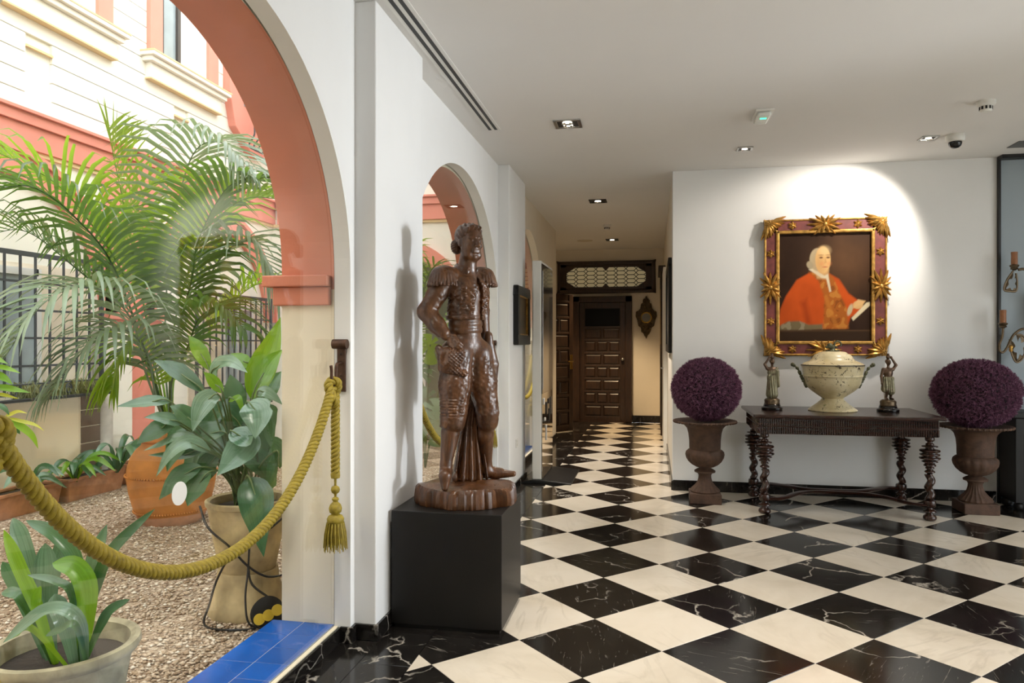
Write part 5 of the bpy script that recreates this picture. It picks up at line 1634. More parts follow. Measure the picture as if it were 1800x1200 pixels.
# ================================================================ CEILING FITTINGS
def cz(px, py): v = on_z(px, py, H); return v
LAMP = emit('lamp_glow', (1.0, .90, .74), 14)
LAMPOFF = plain('lamp_reflector', (.7, .7, .68), .2, metal=.8)
dl_beam = [None]
def downlight(x, y, label, n=1, size=.17, watts=60, tilt=(0, 0), spot=1.5, lit=True, blend=.6, col=(1, .91, .80), small=False):
    o = thing('downlight', label, 'ceiling light', (x, y, H), 0, 'square recessed downlights')
    w, l = size / 2, size / 2
    m_ = MB(); e = .022 if not small else .014
    for a, b, c, d in ((-w, w, -l, -l + e), (-w, w, l - e, l), (-w, -w + e, -l, l), (w - e, w, -l, l)): m_.box(a, b, c, d, -.008, 0)
    m_.build('bezel', CHROME if n == 2 or small else DARKM, o, bevel=.002)
    MB().box(-w + e, w - e, -l + e, l - e, -.003, -.0005).build('housing', BLACKP, o)
    for k in range(n):
        yy = 0 if n == 1 else (-.035 + .07 * k)
        MB().lathe([(.040 if not small else .028, -.014), (.034 if not small else .024, -.010), (.012, -.008)], 20, (0, yy, 0), cap=False).build('reflector', LAMPOFF, o, smooth=50)
        MB().lathe([(.033 if not small else .022, -.006), (.001, -.0055)], 20, (0, yy, 0), cap=False).build('lamp', LAMP if lit else LAMPOFF, o)
    if watts:
        L = bpy.data.lights.new('downlight_beam', 'SPOT'); L.energy = watts; L.spot_size = spot; L.spot_blend = blend
        L.color = col; L.shadow_soft_size = .04
        lo = bpy.data.objects.new('downlight_beam', L); COL.objects.link(lo); lo.parent = o
        dl_beam[0] = lo; lo.location = (0, 0, -.03); lo.rotation_euler = (tilt[0], tilt[1], 0)
    return o
p = cz(998, 217); downlight(p[0], p[1], 'twin-lamp square downlight in the lobby ceiling before the corridor', 2, .19, 70)
p = cz(1051, 353); downlight(p[0], p[1], 'lit square downlight in the corridor ceiling nearest the lobby', 1, .19, 200)
p = cz(1076, 421); downlight(p[0], p[1], 'dim square downlight in the corridor ceiling by the end door', 1, .19, 170, col=(1, .72, .42))
downlight(-2.0, 11.6, 'added warm square downlight in the side passage by the open oak door', 1, .19, 110, col=(1, .72, .42))  # unseen lamp, added to warm the floor at the corridor end
p = cz(1309, 261); downlight(p[0], p[1], 'small tilted downlight in the ceiling above the left urn', 1, .12, 0, lit=True, small=True)
p = cz(1632, 242)
def aim(frm, to): return (Vector(to) - Vector(frm)).to_track_quat('-Z', 'Y').to_euler()
dl = downlight(p[0], p[1], 'small lit downlight aimed at the portrait, beside the dome camera', 1, .12, 66, small=True, spot=1.6, blend=.5)
dl_beam[0].rotation_euler = aim((p[0], p[1], H - .03), (1.48, YP, 2.10))
# unseen downlights added to brighten the lobby, behind and beside the viewer
for k, (x, y) in enumerate(((-.6, 2.3), (.9, 2.3), (2.4, 2.3), (3.8, 2.3), (3.9, 4.6), (-.6, -.6), (.9, -.6), (2.4, -.6))):
    downlight(x, y, 'added unseen twin-lamp square downlight in the open lobby ceiling', 2, .19, 70)
# added projector, out of view, to cast the statue's shadow on the pilaster
pj = thing('added_projector', 'added unseen projector lamp on the entrance wall, casting the statue shadow', 'added light', (XE, 3.62, 1.98))
MB().box(-.03, 0, -.06, .06, -.06, .06).build('wall_plate', DARKM, pj, bevel=.004)
MB().tube([(-.03, 0, 0), (-.10, 0, 0)], .02, 12).build('arm', DARKM, pj, smooth=60)
MB().box(-.14, -.10, -.17, .17, -.12, .12).build('housing', DARKM, pj, bevel=.01)
MB().box(-.144, -.139, -.15, .15, -.10, .10).build('lamp', emit('added_projector_glow', (.92, .96, 1.0), 6), pj)
L_ = bpy.data.lights.new('added_projector_beam', 'SPOT'); L_.energy = 400; L_.spot_size = 1.0; L_.spot_blend = .9; L_.color = (.90, .95, 1.0); L_.shadow_soft_size = .28
lo_ = bpy.data.objects.new('added_projector_beam', L_); COL.objects.link(lo_); lo_.parent = pj; lo_.location = (-.16, 0, 0); lo_.rotation_euler = aim((XE, 3.62, 1.98), (-1.2, 3.8, 1.6))
# linear slot diffuser
a, b = on_z(688 - 40, -60, H), on_z(866, 228, H)
xs0 = (on_z(860, 228, H)[0] + on_z(875, 228, H)[0]) / 2
sl = thing('slot_diffuser', 'long white linear air diffuser with two black slots in the ceiling', 'air vent', (xs0, b[1] - 2.2, H))
MB().box(-.055, .055, -2.2, 2.2, -.004, 0).build('flange', PLASTIC, sl)
for x in (-.022, .022): MB().box(x - .0105, x + .0105, -2.19, 2.19, -.0055, -.002).build('slot', BLACKP, sl)
# emergency light
p = cz(1340, 201)
em = thing('emergency_light', 'white ceiling emergency light with a green indicator', 'emergency light', (p[0], p[1], H))
MB().box(-.06, .06, -.13, .13, -.012, 0).build('base', PLASTIC, em, bevel=.003)
MB().box(-.045, .045, -.11, .11, -.04, -.012).build('diffuser', plain('frosted_plastic', (.7, .72, .68), .25), em, bevel=.012)
MB().box(-.02, .02, -.05, -.03, -.043, -.038).build('indicator', emit('green_led', (.05, 1, .45), 1.6), em)
# smoke detectors
for (px, py, s_, lb) in ((1733, 178, 1, 'white smoke detector on the lobby ceiling, beyond the dome camera'), (1067, 395, 1.0, 'white smoke detector on the corridor ceiling')):
    p = cz(px, py); o = thing('smoke_detector', lb, 'smoke detector', (p[0], p[1], H))
    MB().lathe([(.056, 0), (.056, -.022), (.048, -.030), (.03, -.032)], 24).build('base', PLASTIC, o, smooth=40)
    MB().lathe([(.036, -.030), (.036, -.062), (.030, -.070), (.01, -.072)], 24).build('chamber', PLASTIC, o, smooth=40)
    for k in range(10):
        a_ = k * .628; MB().rbox((.0365 * math.cos(a_), .0365 * math.sin(a_), -.046), (.004, .012, .020), Matrix.Rotation(a_, 3, 'Z')).build('vent', BLACKP, o)
# dome camera
p = cz(1679, 237); o = thing('dome_camera', 'white ceiling dome security camera with a dark lens bubble', 'security camera', (p[0], p[1], H))
MB().lathe([(.062, 0), (.066, -.012), (.066, -.040), (.058, -.052), (.046, -.055)], 28).build('housing', PLASTIC, o, smooth=40)
MB().lathe([(.046, -.052), (.046, -.066), (.040, -.084), (.026, -.097), (.008, -.102)], 24).build('lens_bubble', plain('dark_bubble', (.008, .008, .01), .05), o, smooth=60)
# round speaker grille flush in the corridor ceiling
p = cz(1028, 423); o = thing('ceiling_speaker', 'round flush speaker grille in the corridor ceiling', 'speaker', (p[0], p[1], H))
MB().lathe([(.12, 0), (.12, -.004), (.112, -.006), (.108, -.003), (.02, -.003)], 32).build('grille', plain('speaker_cream', (.62, .57, .48), .7), o, smooth=40)
p = cz(1790, 253); o = thing('ceiling_grille', 'dark square return-air grille in the ceiling by the grey panel', 'air vent', (p[0] + .12, p[1], H))
MB().box(-.16, .16, -.10, .10, -.006, 0).build('plate', plain('dark_grille', (.12, .12, .12), .5), o, bevel=.002)

# ================================================================ COURTYARD PLANTS
def Wp(px, py, d):               # a point seen at a pixel, d metres deep
    a, b = ray(px)
    return np.array([d * a, d * b, CAMH - (py - 600) / FPX * d])
def leaf_mat(name, dark, light, trans, rough=.35, tl=.45, stripe=0.0):
    m = NT(name); v = m.coords()
    oi = m.node('ShaderNodeObjectInfo'); g = m.node('ShaderNodeNewGeometry')
    n = m.noise(v, 7, 3)
    mxx = m.node('ShaderNodeMath', operation='ADD'); mxx.inputs[1].default_value = -.25
    sc = m.node('ShaderNodeMath', operation='MULTIPLY'); sc.inputs[1].default_value = .5
    m.ln(oi.outputs['Random'], sc.inputs[0])
    ad = m.node('ShaderNodeMath', operation='ADD'); m.ln(n, mxx.inputs[0]); m.ln(sc.outputs[0], ad.inputs[0]); m.ln(mxx.outputs[0], ad.inputs[1])
    c = m.ramp(ad.outputs[0], [(.2, dark), (.75, light)])
    uv = m.node('ShaderNodeUVMap'); um = m.node('ShaderNodeMapping'); um.inputs['Scale'].default_value = (16, 1.1, 1)
    m.ln(uv.outputs['UV'], um.inputs['Vector'])
    stn = m.ramp(m.noise(um.outputs['Vector'], 1.0, 3), [(.35, (.62, .66, .62)), (.65, (1.25, 1.22, 1.2))])
    c = m.mix(.85, c, stn, 'MULTIPLY')
    m.col(c); m.set(Roughness=rough)
    tr = m.node('ShaderNodeBsdfTranslucent'); tr.inputs['Color'].default_value = (*trans, 1)
    mx = m.node('ShaderNodeMixShader'); mx.inputs[0].default_value = tl
    m.ln(m.b.outputs[0], mx.inputs[1]); m.ln(tr.outputs[0], mx.inputs[2]); m.ln(mx.outputs[0], m.out.inputs['Surface'])
    return m.mat
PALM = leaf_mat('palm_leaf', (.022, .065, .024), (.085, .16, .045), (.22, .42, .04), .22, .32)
PALMB = leaf_mat('palm_leaf_backlit', (.09, .20, .02), (.20, .34, .035), (.40, .62, .03), .26, .42)  # backlit brightness put into the leaf colour
PALMP = leaf_mat('palm_leaf_sheen', (.17, .25, .17), (.34, .44, .32), (.36, .48, .22), .2, .3)  # whitish sky reflection put into the leaf colour
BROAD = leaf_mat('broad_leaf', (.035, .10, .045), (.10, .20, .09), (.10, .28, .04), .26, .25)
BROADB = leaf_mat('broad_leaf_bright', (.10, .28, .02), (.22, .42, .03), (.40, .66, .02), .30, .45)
BROADP = leaf_mat('broad_leaf_sheen', (.11, .21, .13), (.24, .36, .25), (.20, .36, .14), .22, .22)  # pale gloss from the sky put into the base colour
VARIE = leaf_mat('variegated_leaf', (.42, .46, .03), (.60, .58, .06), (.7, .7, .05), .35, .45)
STEM = plain('green_stem', (.11, .17, .05), .5, var=.25)
SOIL = plain('potting_soil', (.035, .025, .018), .95, bump=.6, bscale=60)

def blade(path, width, seg=14, fold=.25, hint=None, wave=0.0, prof=None, tipcut=1.0):
    """one leaf blade along a path: midrib and two halves"""
    P = spline(path, max(3, seg // (len(path) - 1)))
    n = len(P); V = []; F = []
    for i, p in enumerate(P):
        t_ = i / (n - 1) * tipcut
        T = P[min(i + 1, n - 1)] - P[max(i - 1, 0)]; T /= np.linalg.norm(T) + 1e-9
        hv = hint if hint is not None else np.array([0, 0, 1.0]) - p / np.linalg.norm(p) * .9
        s_ = np.cross(T, hv); s_ /= np.linalg.norm(s_) + 1e-9
        nn = np.cross(s_, T)
        w = width * .5 * (prof(t_) if prof else (max(0.0, math.sin(math.pi * min(1, t_ ** .72))) ** 1.0 * .96 + .04 * (1 - t_)))
        wv = wave * math.sin(i * 1.7)
        V += [p - s_ * w + nn * (fold * w + wv * w), p - s_ * w * .5 + nn * fold * w * .35, p, p + s_ * w * .5 + nn * fold * w * .35, p + s_ * w + nn * (fold * w - wv * w)]
        if i:
            b = 5 * i
            F += [(b - 5 + k, b - 4 + k, b + 1 + k, b + k) for k in range(4)]
    return np.array(V), np.array(F)
def add_leaf(par, origin, path, width, mat, **kw):
    V, F = blade(path, width, **kw)
    V[:, 0] = np.where((V[:, 1] > 3.06) & (V[:, 1] < 4.3), np.minimum(V[:, 0], XO - .035), V[:, 0])     # leaves bend clear of the arcade pier
    me = np_mesh('leaf', V - origin, F, mat, True)
    ix = np.array([l.vertex_index for l in me.loops]); n = len(V) / 5
    u = np.stack([(ix % 5) / 4, (ix // 5) / n], -1) + RNG.random(2) * 5
    me.uv_layers.new(name='blade').data.foreach_set('uv', u.astype(np.float32).ravel())
    return link('leaf', me, par)
def frond(par, origin, path, L, mat, n=44, droop=.55, start=.28, w=.017, seed=0, rr=.009, vee=.5):
    """feather-leaf palm frond: rachis plus drooping leaflets"""
    r_ = np.random.default_rng(seed)
    P = spline(path, 14); N = len(P)
    seg = np.linalg.norm(np.diff(P, axis=0), axis=1); s_ = np.concatenate([[0], np.cumsum(seg)]); s_ /= s_[-1]
    V = []; F = []
    mb = MB(); mb.tube(P, list(np.linspace(rr, .002, N)), 6, cap=False)
    Vt = [np.array(v) for v in mb.v]; V += Vt; F4 = [f for f in mb.f]
    T_all = np.gradient(P, axis=0)
    for k in range(n):
        t_ = start + (1 - start) * (k + .5) / n
        p = np.array([np.interp(t_, s_, P[:, i]) for i in range(3)])
        T = np.array([np.interp(t_, s_, T_all[:, i]) for i in range(3)]); T /= np.linalg.norm(T)
        side = np.cross(T, np.array([0, 0, 1.0]));
        if np.linalg.norm(side) < .15: side = np.cross(T, np.array([.4, -.8, .3]))
        side /= np.linalg.norm(side); nrm = np.cross(side, T)
        if nrm[2] < 0: nrm = -nrm
        u = (t_ - start) / (1 - start)
        ll = L * (.50 + .50 * math.sin(math.pi * (.18 + .72 * u))) * r_.uniform(.9, 1.06)
        if u > .9: ll *= .75
        for sg in (-1, 1):
            d = side * sg * (.85 - .25 * u) + T * (.50 + .35 * u) + nrm * vee * r_.uniform(.6, 1.2); d /= np.linalg.norm(d)
            q = p.copy(); pts = [q]
            for j in range(4):
                d = d + np.array([0, 0, -1]) * droop * (.25 + .35 * j) * r_.uniform(.8, 1.2) * .6; d /= np.linalg.norm(d)
                q = q + d * ll / 4; pts.append(q)
            across = np.cross(d, side * sg + .3 * T); across = np.cross(pts[2] - pts[0], nrm); across /= np.linalg.norm(across) + 1e-9
            ws = [w * .45, w, w * .95, w * .6, .001]
            b = len(V)
            for pt, ww in zip(pts, ws):
                V += [pt - across * ww, pt + nrm * ww * .5, pt + across * ww]
            for j in range(4):
                o = b + 3 * j; F4 += [(o, o + 1, o + 4, o + 3), (o + 1, o + 2, o + 5, o + 4)]
    return link('frond', np_mesh('frond', np.array(V) - origin, np.array(F4), mat, True), par)

# ---------------------------------------------------------------- terracotta jar with the tall palm
TERRAP = plain('terracotta_pot', srgb(188, 124, 60), .75, var=.22, scale=7, bump=.3, bscale=40)
TERRAD = plain('weathered_terracotta', srgb(176, 124, 88), .85, var=.28, scale=9, bump=.35, bscale=40)
jx, jy = -3.62, 4.98
jar = thing('terracotta_jar', 'big orange terracotta oil jar on the gravel with the palm growing in it', 'jar', (jx, jy, -.012))
MB().lathe([(.20, 0), (.215, .03), (.245, .07), (.275, .14), (.30, .24), (.315, .34), (.312, .42), (.29, .50), (.25, .56), (.215, .59), (.21, .61), (.235, .63), (.235, .655), (.21, .66), (.19, .65), (.185, .58), (.02, .575)], 48).build('body', TERRAP, jar, smooth=40)
MB().lathe([(.208, 0), (.225, .02), (.25, .07), (.252, .075), (.21, .076)], 40).build('stained_foot', TERRAD, jar, smooth=40)
for z, r_ in ((.10, .266), (.37, .322)):
    mb = MB()
    for k in range(90):
        a = 2 * math.pi * k / 90; mb.ball((r_ * math.cos(a), r_ * math.sin(a), z), .0085, 6, 4)
    tag(mb.build('beaded_band', TERRAP, jar, smooth=60), kind='stuff')
MB().lathe([(.18, .575), (.18, .60), (.02, .605)], 24).build('soil', SOIL, jar)
PB = np.array([jx, jy, .59])
pm = thing('kentia_palm', 'tall feathery palm with arching fronds in the terracotta jar', 'palm', PB)
FR = [  # px, py, depth points from the base outwards; leaflet length; material
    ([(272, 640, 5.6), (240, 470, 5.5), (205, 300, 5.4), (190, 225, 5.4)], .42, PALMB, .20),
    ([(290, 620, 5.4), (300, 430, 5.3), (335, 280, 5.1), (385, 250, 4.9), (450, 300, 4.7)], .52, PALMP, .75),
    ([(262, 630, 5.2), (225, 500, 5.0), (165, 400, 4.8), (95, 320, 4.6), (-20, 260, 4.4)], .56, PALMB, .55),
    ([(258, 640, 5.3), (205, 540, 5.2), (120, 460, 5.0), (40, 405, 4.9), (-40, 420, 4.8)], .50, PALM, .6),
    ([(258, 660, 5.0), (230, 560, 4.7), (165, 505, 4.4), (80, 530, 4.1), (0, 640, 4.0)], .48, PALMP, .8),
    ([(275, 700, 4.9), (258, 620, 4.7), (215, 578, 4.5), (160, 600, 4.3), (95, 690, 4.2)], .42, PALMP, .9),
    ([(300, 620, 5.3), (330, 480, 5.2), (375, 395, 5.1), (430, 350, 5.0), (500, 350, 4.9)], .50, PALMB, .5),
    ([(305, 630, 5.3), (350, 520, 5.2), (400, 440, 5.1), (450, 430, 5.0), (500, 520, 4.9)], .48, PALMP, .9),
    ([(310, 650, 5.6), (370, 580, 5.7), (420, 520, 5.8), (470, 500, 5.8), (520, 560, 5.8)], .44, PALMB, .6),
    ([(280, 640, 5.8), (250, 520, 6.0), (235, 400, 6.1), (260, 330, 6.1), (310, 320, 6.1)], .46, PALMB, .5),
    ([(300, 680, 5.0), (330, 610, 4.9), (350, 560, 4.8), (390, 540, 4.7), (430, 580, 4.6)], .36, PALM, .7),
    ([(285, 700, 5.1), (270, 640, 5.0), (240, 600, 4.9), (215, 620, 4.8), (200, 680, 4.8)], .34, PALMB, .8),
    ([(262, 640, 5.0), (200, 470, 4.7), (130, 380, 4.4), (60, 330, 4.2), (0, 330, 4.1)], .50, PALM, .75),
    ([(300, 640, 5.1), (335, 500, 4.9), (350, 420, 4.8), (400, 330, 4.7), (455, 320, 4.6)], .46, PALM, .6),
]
for k, (pts, L, mt, dr) in enumerate(FR):
    frond(pm, PB, [PB] + [Wp(*q) for q in pts], L * 1.25, mt, n=30, droop=dr * 1.2, seed=k, start=.50, w=.0145)
# second palm beside the end wall, seen through the middle arch
PB2 = np.array([-2.85, 8.15, .30])
pot2 = thing('planter', 'orange terracotta planter by the glazed courtyard arch', 'planter', (-2.85, 8.15, -.012))
MB().lathe([(.17, 0), (.19, .02), (.24, .26), (.26, .28), (.26, .33), (.23, .33), (.21, .27), (.02, .265)], 28).build('pot', TERRAP, pot2, smooth=40)
pm2 = thing('kentia_palm', 'smaller palm in the planter by the glazed courtyard arch', 'palm', PB2)
for k, (az, ln, up_) in enumerate(((-.4, .9, 1.9), (.6, .8, 1.7), (1.7, .9, 1.9), (2.9, .8, 1.6), (4.2, .9, 2.0), (5.2, .7, 2.1))):
    dx, dy = math.cos(az), math.sin(az)
    frond(pm2, PB2, [PB2, PB2 + np.array([dx * .15, dy * .15, up_ * .6]), PB2 + np.array([dx * .45 * ln, dy * .45 * ln, up_]), PB2 + np.array([dx * ln, dy * ln, up_ - .15])], .36, (PALM, PALMP, PALMB)[k % 3], n=30, droop=.5, seed=40 + k, w=.013)
# split-leaf monstera below it
MB0 = np.array([-2.42, 7.55, .0])
mo = thing('monstera', 'monstera with big split leaves seen through the middle arch', 'plant', MB0)
def monstera_leaf(c, R, hint, mat):
    hint = np.array(hint, float); hint /= np.linalg.norm(hint)
    a = np.cross(hint, [0, 0, 1.0]); a /= np.linalg.norm(a); b = np.cross(a, hint)
    if b[2] > 0: b = -b
    V = [c]; F = []; n = 60
    for i in range(n):
        t_ = 2 * math.pi * i / n
        r_ = R * (1 + .12 * math.cos(t_)) * (1 - .18 * abs(math.sin(t_ / 2)) ** 6)
        if abs(math.sin(t_)) > .25 and (i % 6) in (0, 1): r_ *= .40
        V.append(c + (b * math.cos(t_) + a * math.sin(t_) * .85) * r_ + hint * (-.25 * r_ * r_ / R))
    F = [(0, 1 + i, 1 + (i + 1) % n) for i in range(n)]
    o = link('leaf', np_mesh('leaf', np.array(V) - MB0, np.array(F), mat, False), mo)
    MB().tube([v - MB0 for v in spline([MB0, (MB0 * .4 + c * .6) + np.array([0, 0, .12]), c], 6)], .010, 6).build('stalk', STEM, mo, smooth=60)
for (px, py, d, R, mt) in ((756, 605, 7.7, .19, PALMB), (772, 725, 7.4, .24, BROADP), (748, 700, 7.9, .20, BROADP), (800, 560, 7.7, .16, BROADB), (735, 650, 7.6, .18, BROAD), (770, 740, 7.2, .22, BROADP)):
    monstera_leaf(Wp(px, py, d), R, (random.uniform(.3, .8), -.8, random.uniform(.2, .6)), mt)

mo_first = mo
MB0 = np.array([*(Wp(929, 700, 10.6)[:2]), .0])
mo = thing('monstera', 'single bright monstera leaf seen through the narrow corridor arch', 'plant', MB0)
monstera_leaf(Wp(928, 640, 10.6), .22, (.5, -.8, .4), BROADB)

# ---------------------------------------------------------------- stone pot with the big broad-leaved plant
STONE = plain('stained_stone_pot', srgb(186, 166, 126), .85, var=.42, scale=7, bump=.3, bscale=35)
qx, qy = on_z(436, 1072, -.012)[:2]
pot = thing('stone_pot', 'tall beige stone pot on a round pedestal beside the window jamb', 'pot', (qx, qy, -.012))
MB().lathe([(.188, 0), (.194, .02), (.182, .06), (.165, .12), (.152, .17), (.150, .20), (.146, .22)], 40).build('pedestal', STONE, pot, smooth=40)
MB().lathe([(.130, .21), (.137, .225), (.152, .30), (.175, .42), (.190, .52), (.196, .545), (.204, .55), (.206, .572), (.196, .578), (.180, .57), (.172, .50), (.02, .495)], 40).build('bowl', STONE, pot, smooth=40)
MB().lathe([(.166, .50), (.166, .535), (.02, .545)], 24).build('soil', SOIL, pot)
OB = np.array([qx, qy, .53])
asp = thing('broad_leaf_plant', 'lush plant with long broad arching leaves in the stone pot', 'plant', OB)
def Z5(x, y, d): return Wp(190 + x / 3.871, 580 + y / 3.871, d)
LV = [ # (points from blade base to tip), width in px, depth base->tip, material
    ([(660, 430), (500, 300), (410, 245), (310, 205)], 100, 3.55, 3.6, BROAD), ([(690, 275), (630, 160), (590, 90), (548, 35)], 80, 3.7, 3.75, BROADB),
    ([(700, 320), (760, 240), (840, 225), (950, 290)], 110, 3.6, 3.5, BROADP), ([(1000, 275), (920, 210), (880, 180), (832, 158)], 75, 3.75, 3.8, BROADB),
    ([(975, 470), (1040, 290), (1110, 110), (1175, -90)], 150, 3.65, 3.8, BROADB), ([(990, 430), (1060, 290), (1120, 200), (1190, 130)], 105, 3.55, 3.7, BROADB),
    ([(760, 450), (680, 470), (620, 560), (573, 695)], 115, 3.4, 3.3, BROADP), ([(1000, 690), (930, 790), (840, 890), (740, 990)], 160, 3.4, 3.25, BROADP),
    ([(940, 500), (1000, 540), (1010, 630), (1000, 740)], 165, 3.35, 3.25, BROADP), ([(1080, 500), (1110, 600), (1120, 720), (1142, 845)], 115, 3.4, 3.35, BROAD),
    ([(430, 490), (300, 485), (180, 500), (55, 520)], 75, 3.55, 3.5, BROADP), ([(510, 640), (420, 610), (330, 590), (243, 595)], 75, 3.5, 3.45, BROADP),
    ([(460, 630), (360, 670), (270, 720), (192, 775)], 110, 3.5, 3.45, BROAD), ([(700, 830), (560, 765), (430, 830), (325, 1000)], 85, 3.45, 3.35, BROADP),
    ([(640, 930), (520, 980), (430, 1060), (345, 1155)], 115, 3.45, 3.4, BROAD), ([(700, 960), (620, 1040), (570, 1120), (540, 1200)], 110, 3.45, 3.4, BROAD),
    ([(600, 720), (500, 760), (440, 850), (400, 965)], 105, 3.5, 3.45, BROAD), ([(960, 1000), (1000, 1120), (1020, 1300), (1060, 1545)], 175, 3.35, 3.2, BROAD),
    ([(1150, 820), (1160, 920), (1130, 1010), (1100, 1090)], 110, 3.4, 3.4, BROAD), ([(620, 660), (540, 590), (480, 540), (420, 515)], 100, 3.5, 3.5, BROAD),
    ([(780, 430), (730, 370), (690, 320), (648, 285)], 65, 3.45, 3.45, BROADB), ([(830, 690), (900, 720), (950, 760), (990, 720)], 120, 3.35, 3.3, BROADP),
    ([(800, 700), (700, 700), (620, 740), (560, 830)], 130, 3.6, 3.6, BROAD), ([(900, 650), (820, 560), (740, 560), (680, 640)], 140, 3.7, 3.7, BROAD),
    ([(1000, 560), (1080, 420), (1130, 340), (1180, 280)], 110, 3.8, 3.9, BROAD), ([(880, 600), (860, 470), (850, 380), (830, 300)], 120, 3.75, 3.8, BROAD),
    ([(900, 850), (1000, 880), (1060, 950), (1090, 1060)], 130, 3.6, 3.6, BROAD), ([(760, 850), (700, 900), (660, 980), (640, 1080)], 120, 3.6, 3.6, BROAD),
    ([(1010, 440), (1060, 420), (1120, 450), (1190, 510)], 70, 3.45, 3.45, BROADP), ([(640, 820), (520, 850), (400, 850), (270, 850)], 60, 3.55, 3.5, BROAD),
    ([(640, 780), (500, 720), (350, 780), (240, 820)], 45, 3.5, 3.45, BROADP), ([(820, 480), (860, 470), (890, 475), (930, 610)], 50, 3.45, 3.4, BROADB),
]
rL = random.Random(21)
for k in range(16):
    x0_, y0_ = rL.uniform(560, 1080), rL.uniform(520, 900); sx_ = rL.choice((-1, 1)); l_ = rL.uniform(140, 260)
    LV.append(([(x0_, y0_), (x0_ + sx_ * l_ * .35, y0_ - 60), (x0_ + sx_ * l_ * .7, y0_ - 10), (min(1170, x0_ + sx_ * l_), y0_ + l_ * .5)], rL.uniform(90, 130), 3.65 + rL.random() * .2, 3.7 + rL.random() * .15, BROAD))
for pts, wpx, d0, d1, mt in LV:
    n = len(pts)
    path = [Z5(x, y, d0 + (d1 - d0) * i / (n - 1)) for i, (x, y) in enumerate(pts)]
    add_leaf(asp, OB, path, wpx / 3.871 / FPX * d0 * 1.34, mt, fold=.22, wave=.05, seg=15)
    b0 = OB + np.array([random.uniform(-.05, .05), random.uniform(-.05, .05), 0])
    mid = (b0 + path[0]) / 2 + np.array([0, 0, .06])
    MB().tube([v - OB for v in spline([b0, mid, path[0], path[1]], 5)], [.006 - .0002 * i for i in range(16)], 6).build('stalk', STEM, asp, smooth=60)
# cables looped round the pot, and a small black reel with yellow plugs
CABLE = plain('black_cable', (.02, .018, .017), .5)
cbl = thing('cable', 'loose black cable looped around the stone pot', 'cable', (qx, qy, 0))
cam_q = math.atan2(-qy, -qx)
def around(pts): return [((r_ + .022) * math.cos(cam_q + a), (r_ + .022) * math.sin(cam_q + a), z) for a, r_, z in pts]
MB().tube(spline(around([(-1.3, .21, .55), (-.9, .21, .46), (-.4, .19, .37), (.0, .175, .27), (.5, .165, .20), (1.2, .18, .18), (1.7, .26, .2)]), 6), .0055, 6).build('loop', CABLE, cbl, smooth=60)
MB().tube(spline(around([(1.0, .21, .50), (.4, .21, .44), (-.3, .20, .34), (-.7, .19, .22), (-.8, .22, .10), (-.75, .26, .01), (-.2, .27, .0), (.3, .26, .0), (.5, .23, .08), (.1, .19, .18), (.0, .18, .27)]), 6), .0055, 6).build('loop', CABLE, cbl, smooth=60)
MB().tube(spline(around([(.05, .205, .56), (.05, .20, .45), (.02, .185, .33), (.0, .18, .25), (-.05, .22, .12), (.05, .26, .01), (.5, .27, .01), (.9, .25, .06), (1.2, .25, .12)]), 6), .0055, 6).build('loop', CABLE, cbl, smooth=60)
rp = on_z(470, 1100, 0)
rl = thing('cable_reel', 'small black cable reel with yellow plugs lying against the stone pot', 'cable reel', (rp[0], rp[1], -.012), .5)
MB().lathe([(.05, -.03), (.075, -.028), (.075, -.02), (.045, -.015), (.045, .015), (.075, .02), (.075, .028), (.05, .03)], 24).build('reel', BLACKP, rl, smooth=40)
q_ = LAST[0]; q_.rotation_euler = (1.1, .35, 0); q_.location = (0, 0, .075)
YEL = plain('yellow_plastic', (.55, .38, .03), .4)
for dx, dz in ((-.035, .07), (.005, .085), (.045, .105)):
    MB().lathe([(.008, -.006), (.026, -.004), (.026, .004), (.008, .006)], 18).build('plug', YEL, rl, smooth=40)
    q_ = LAST[0]; q_.rotation_euler = (1.3, .2, 0); q_.location = (dx, -.06, dz)

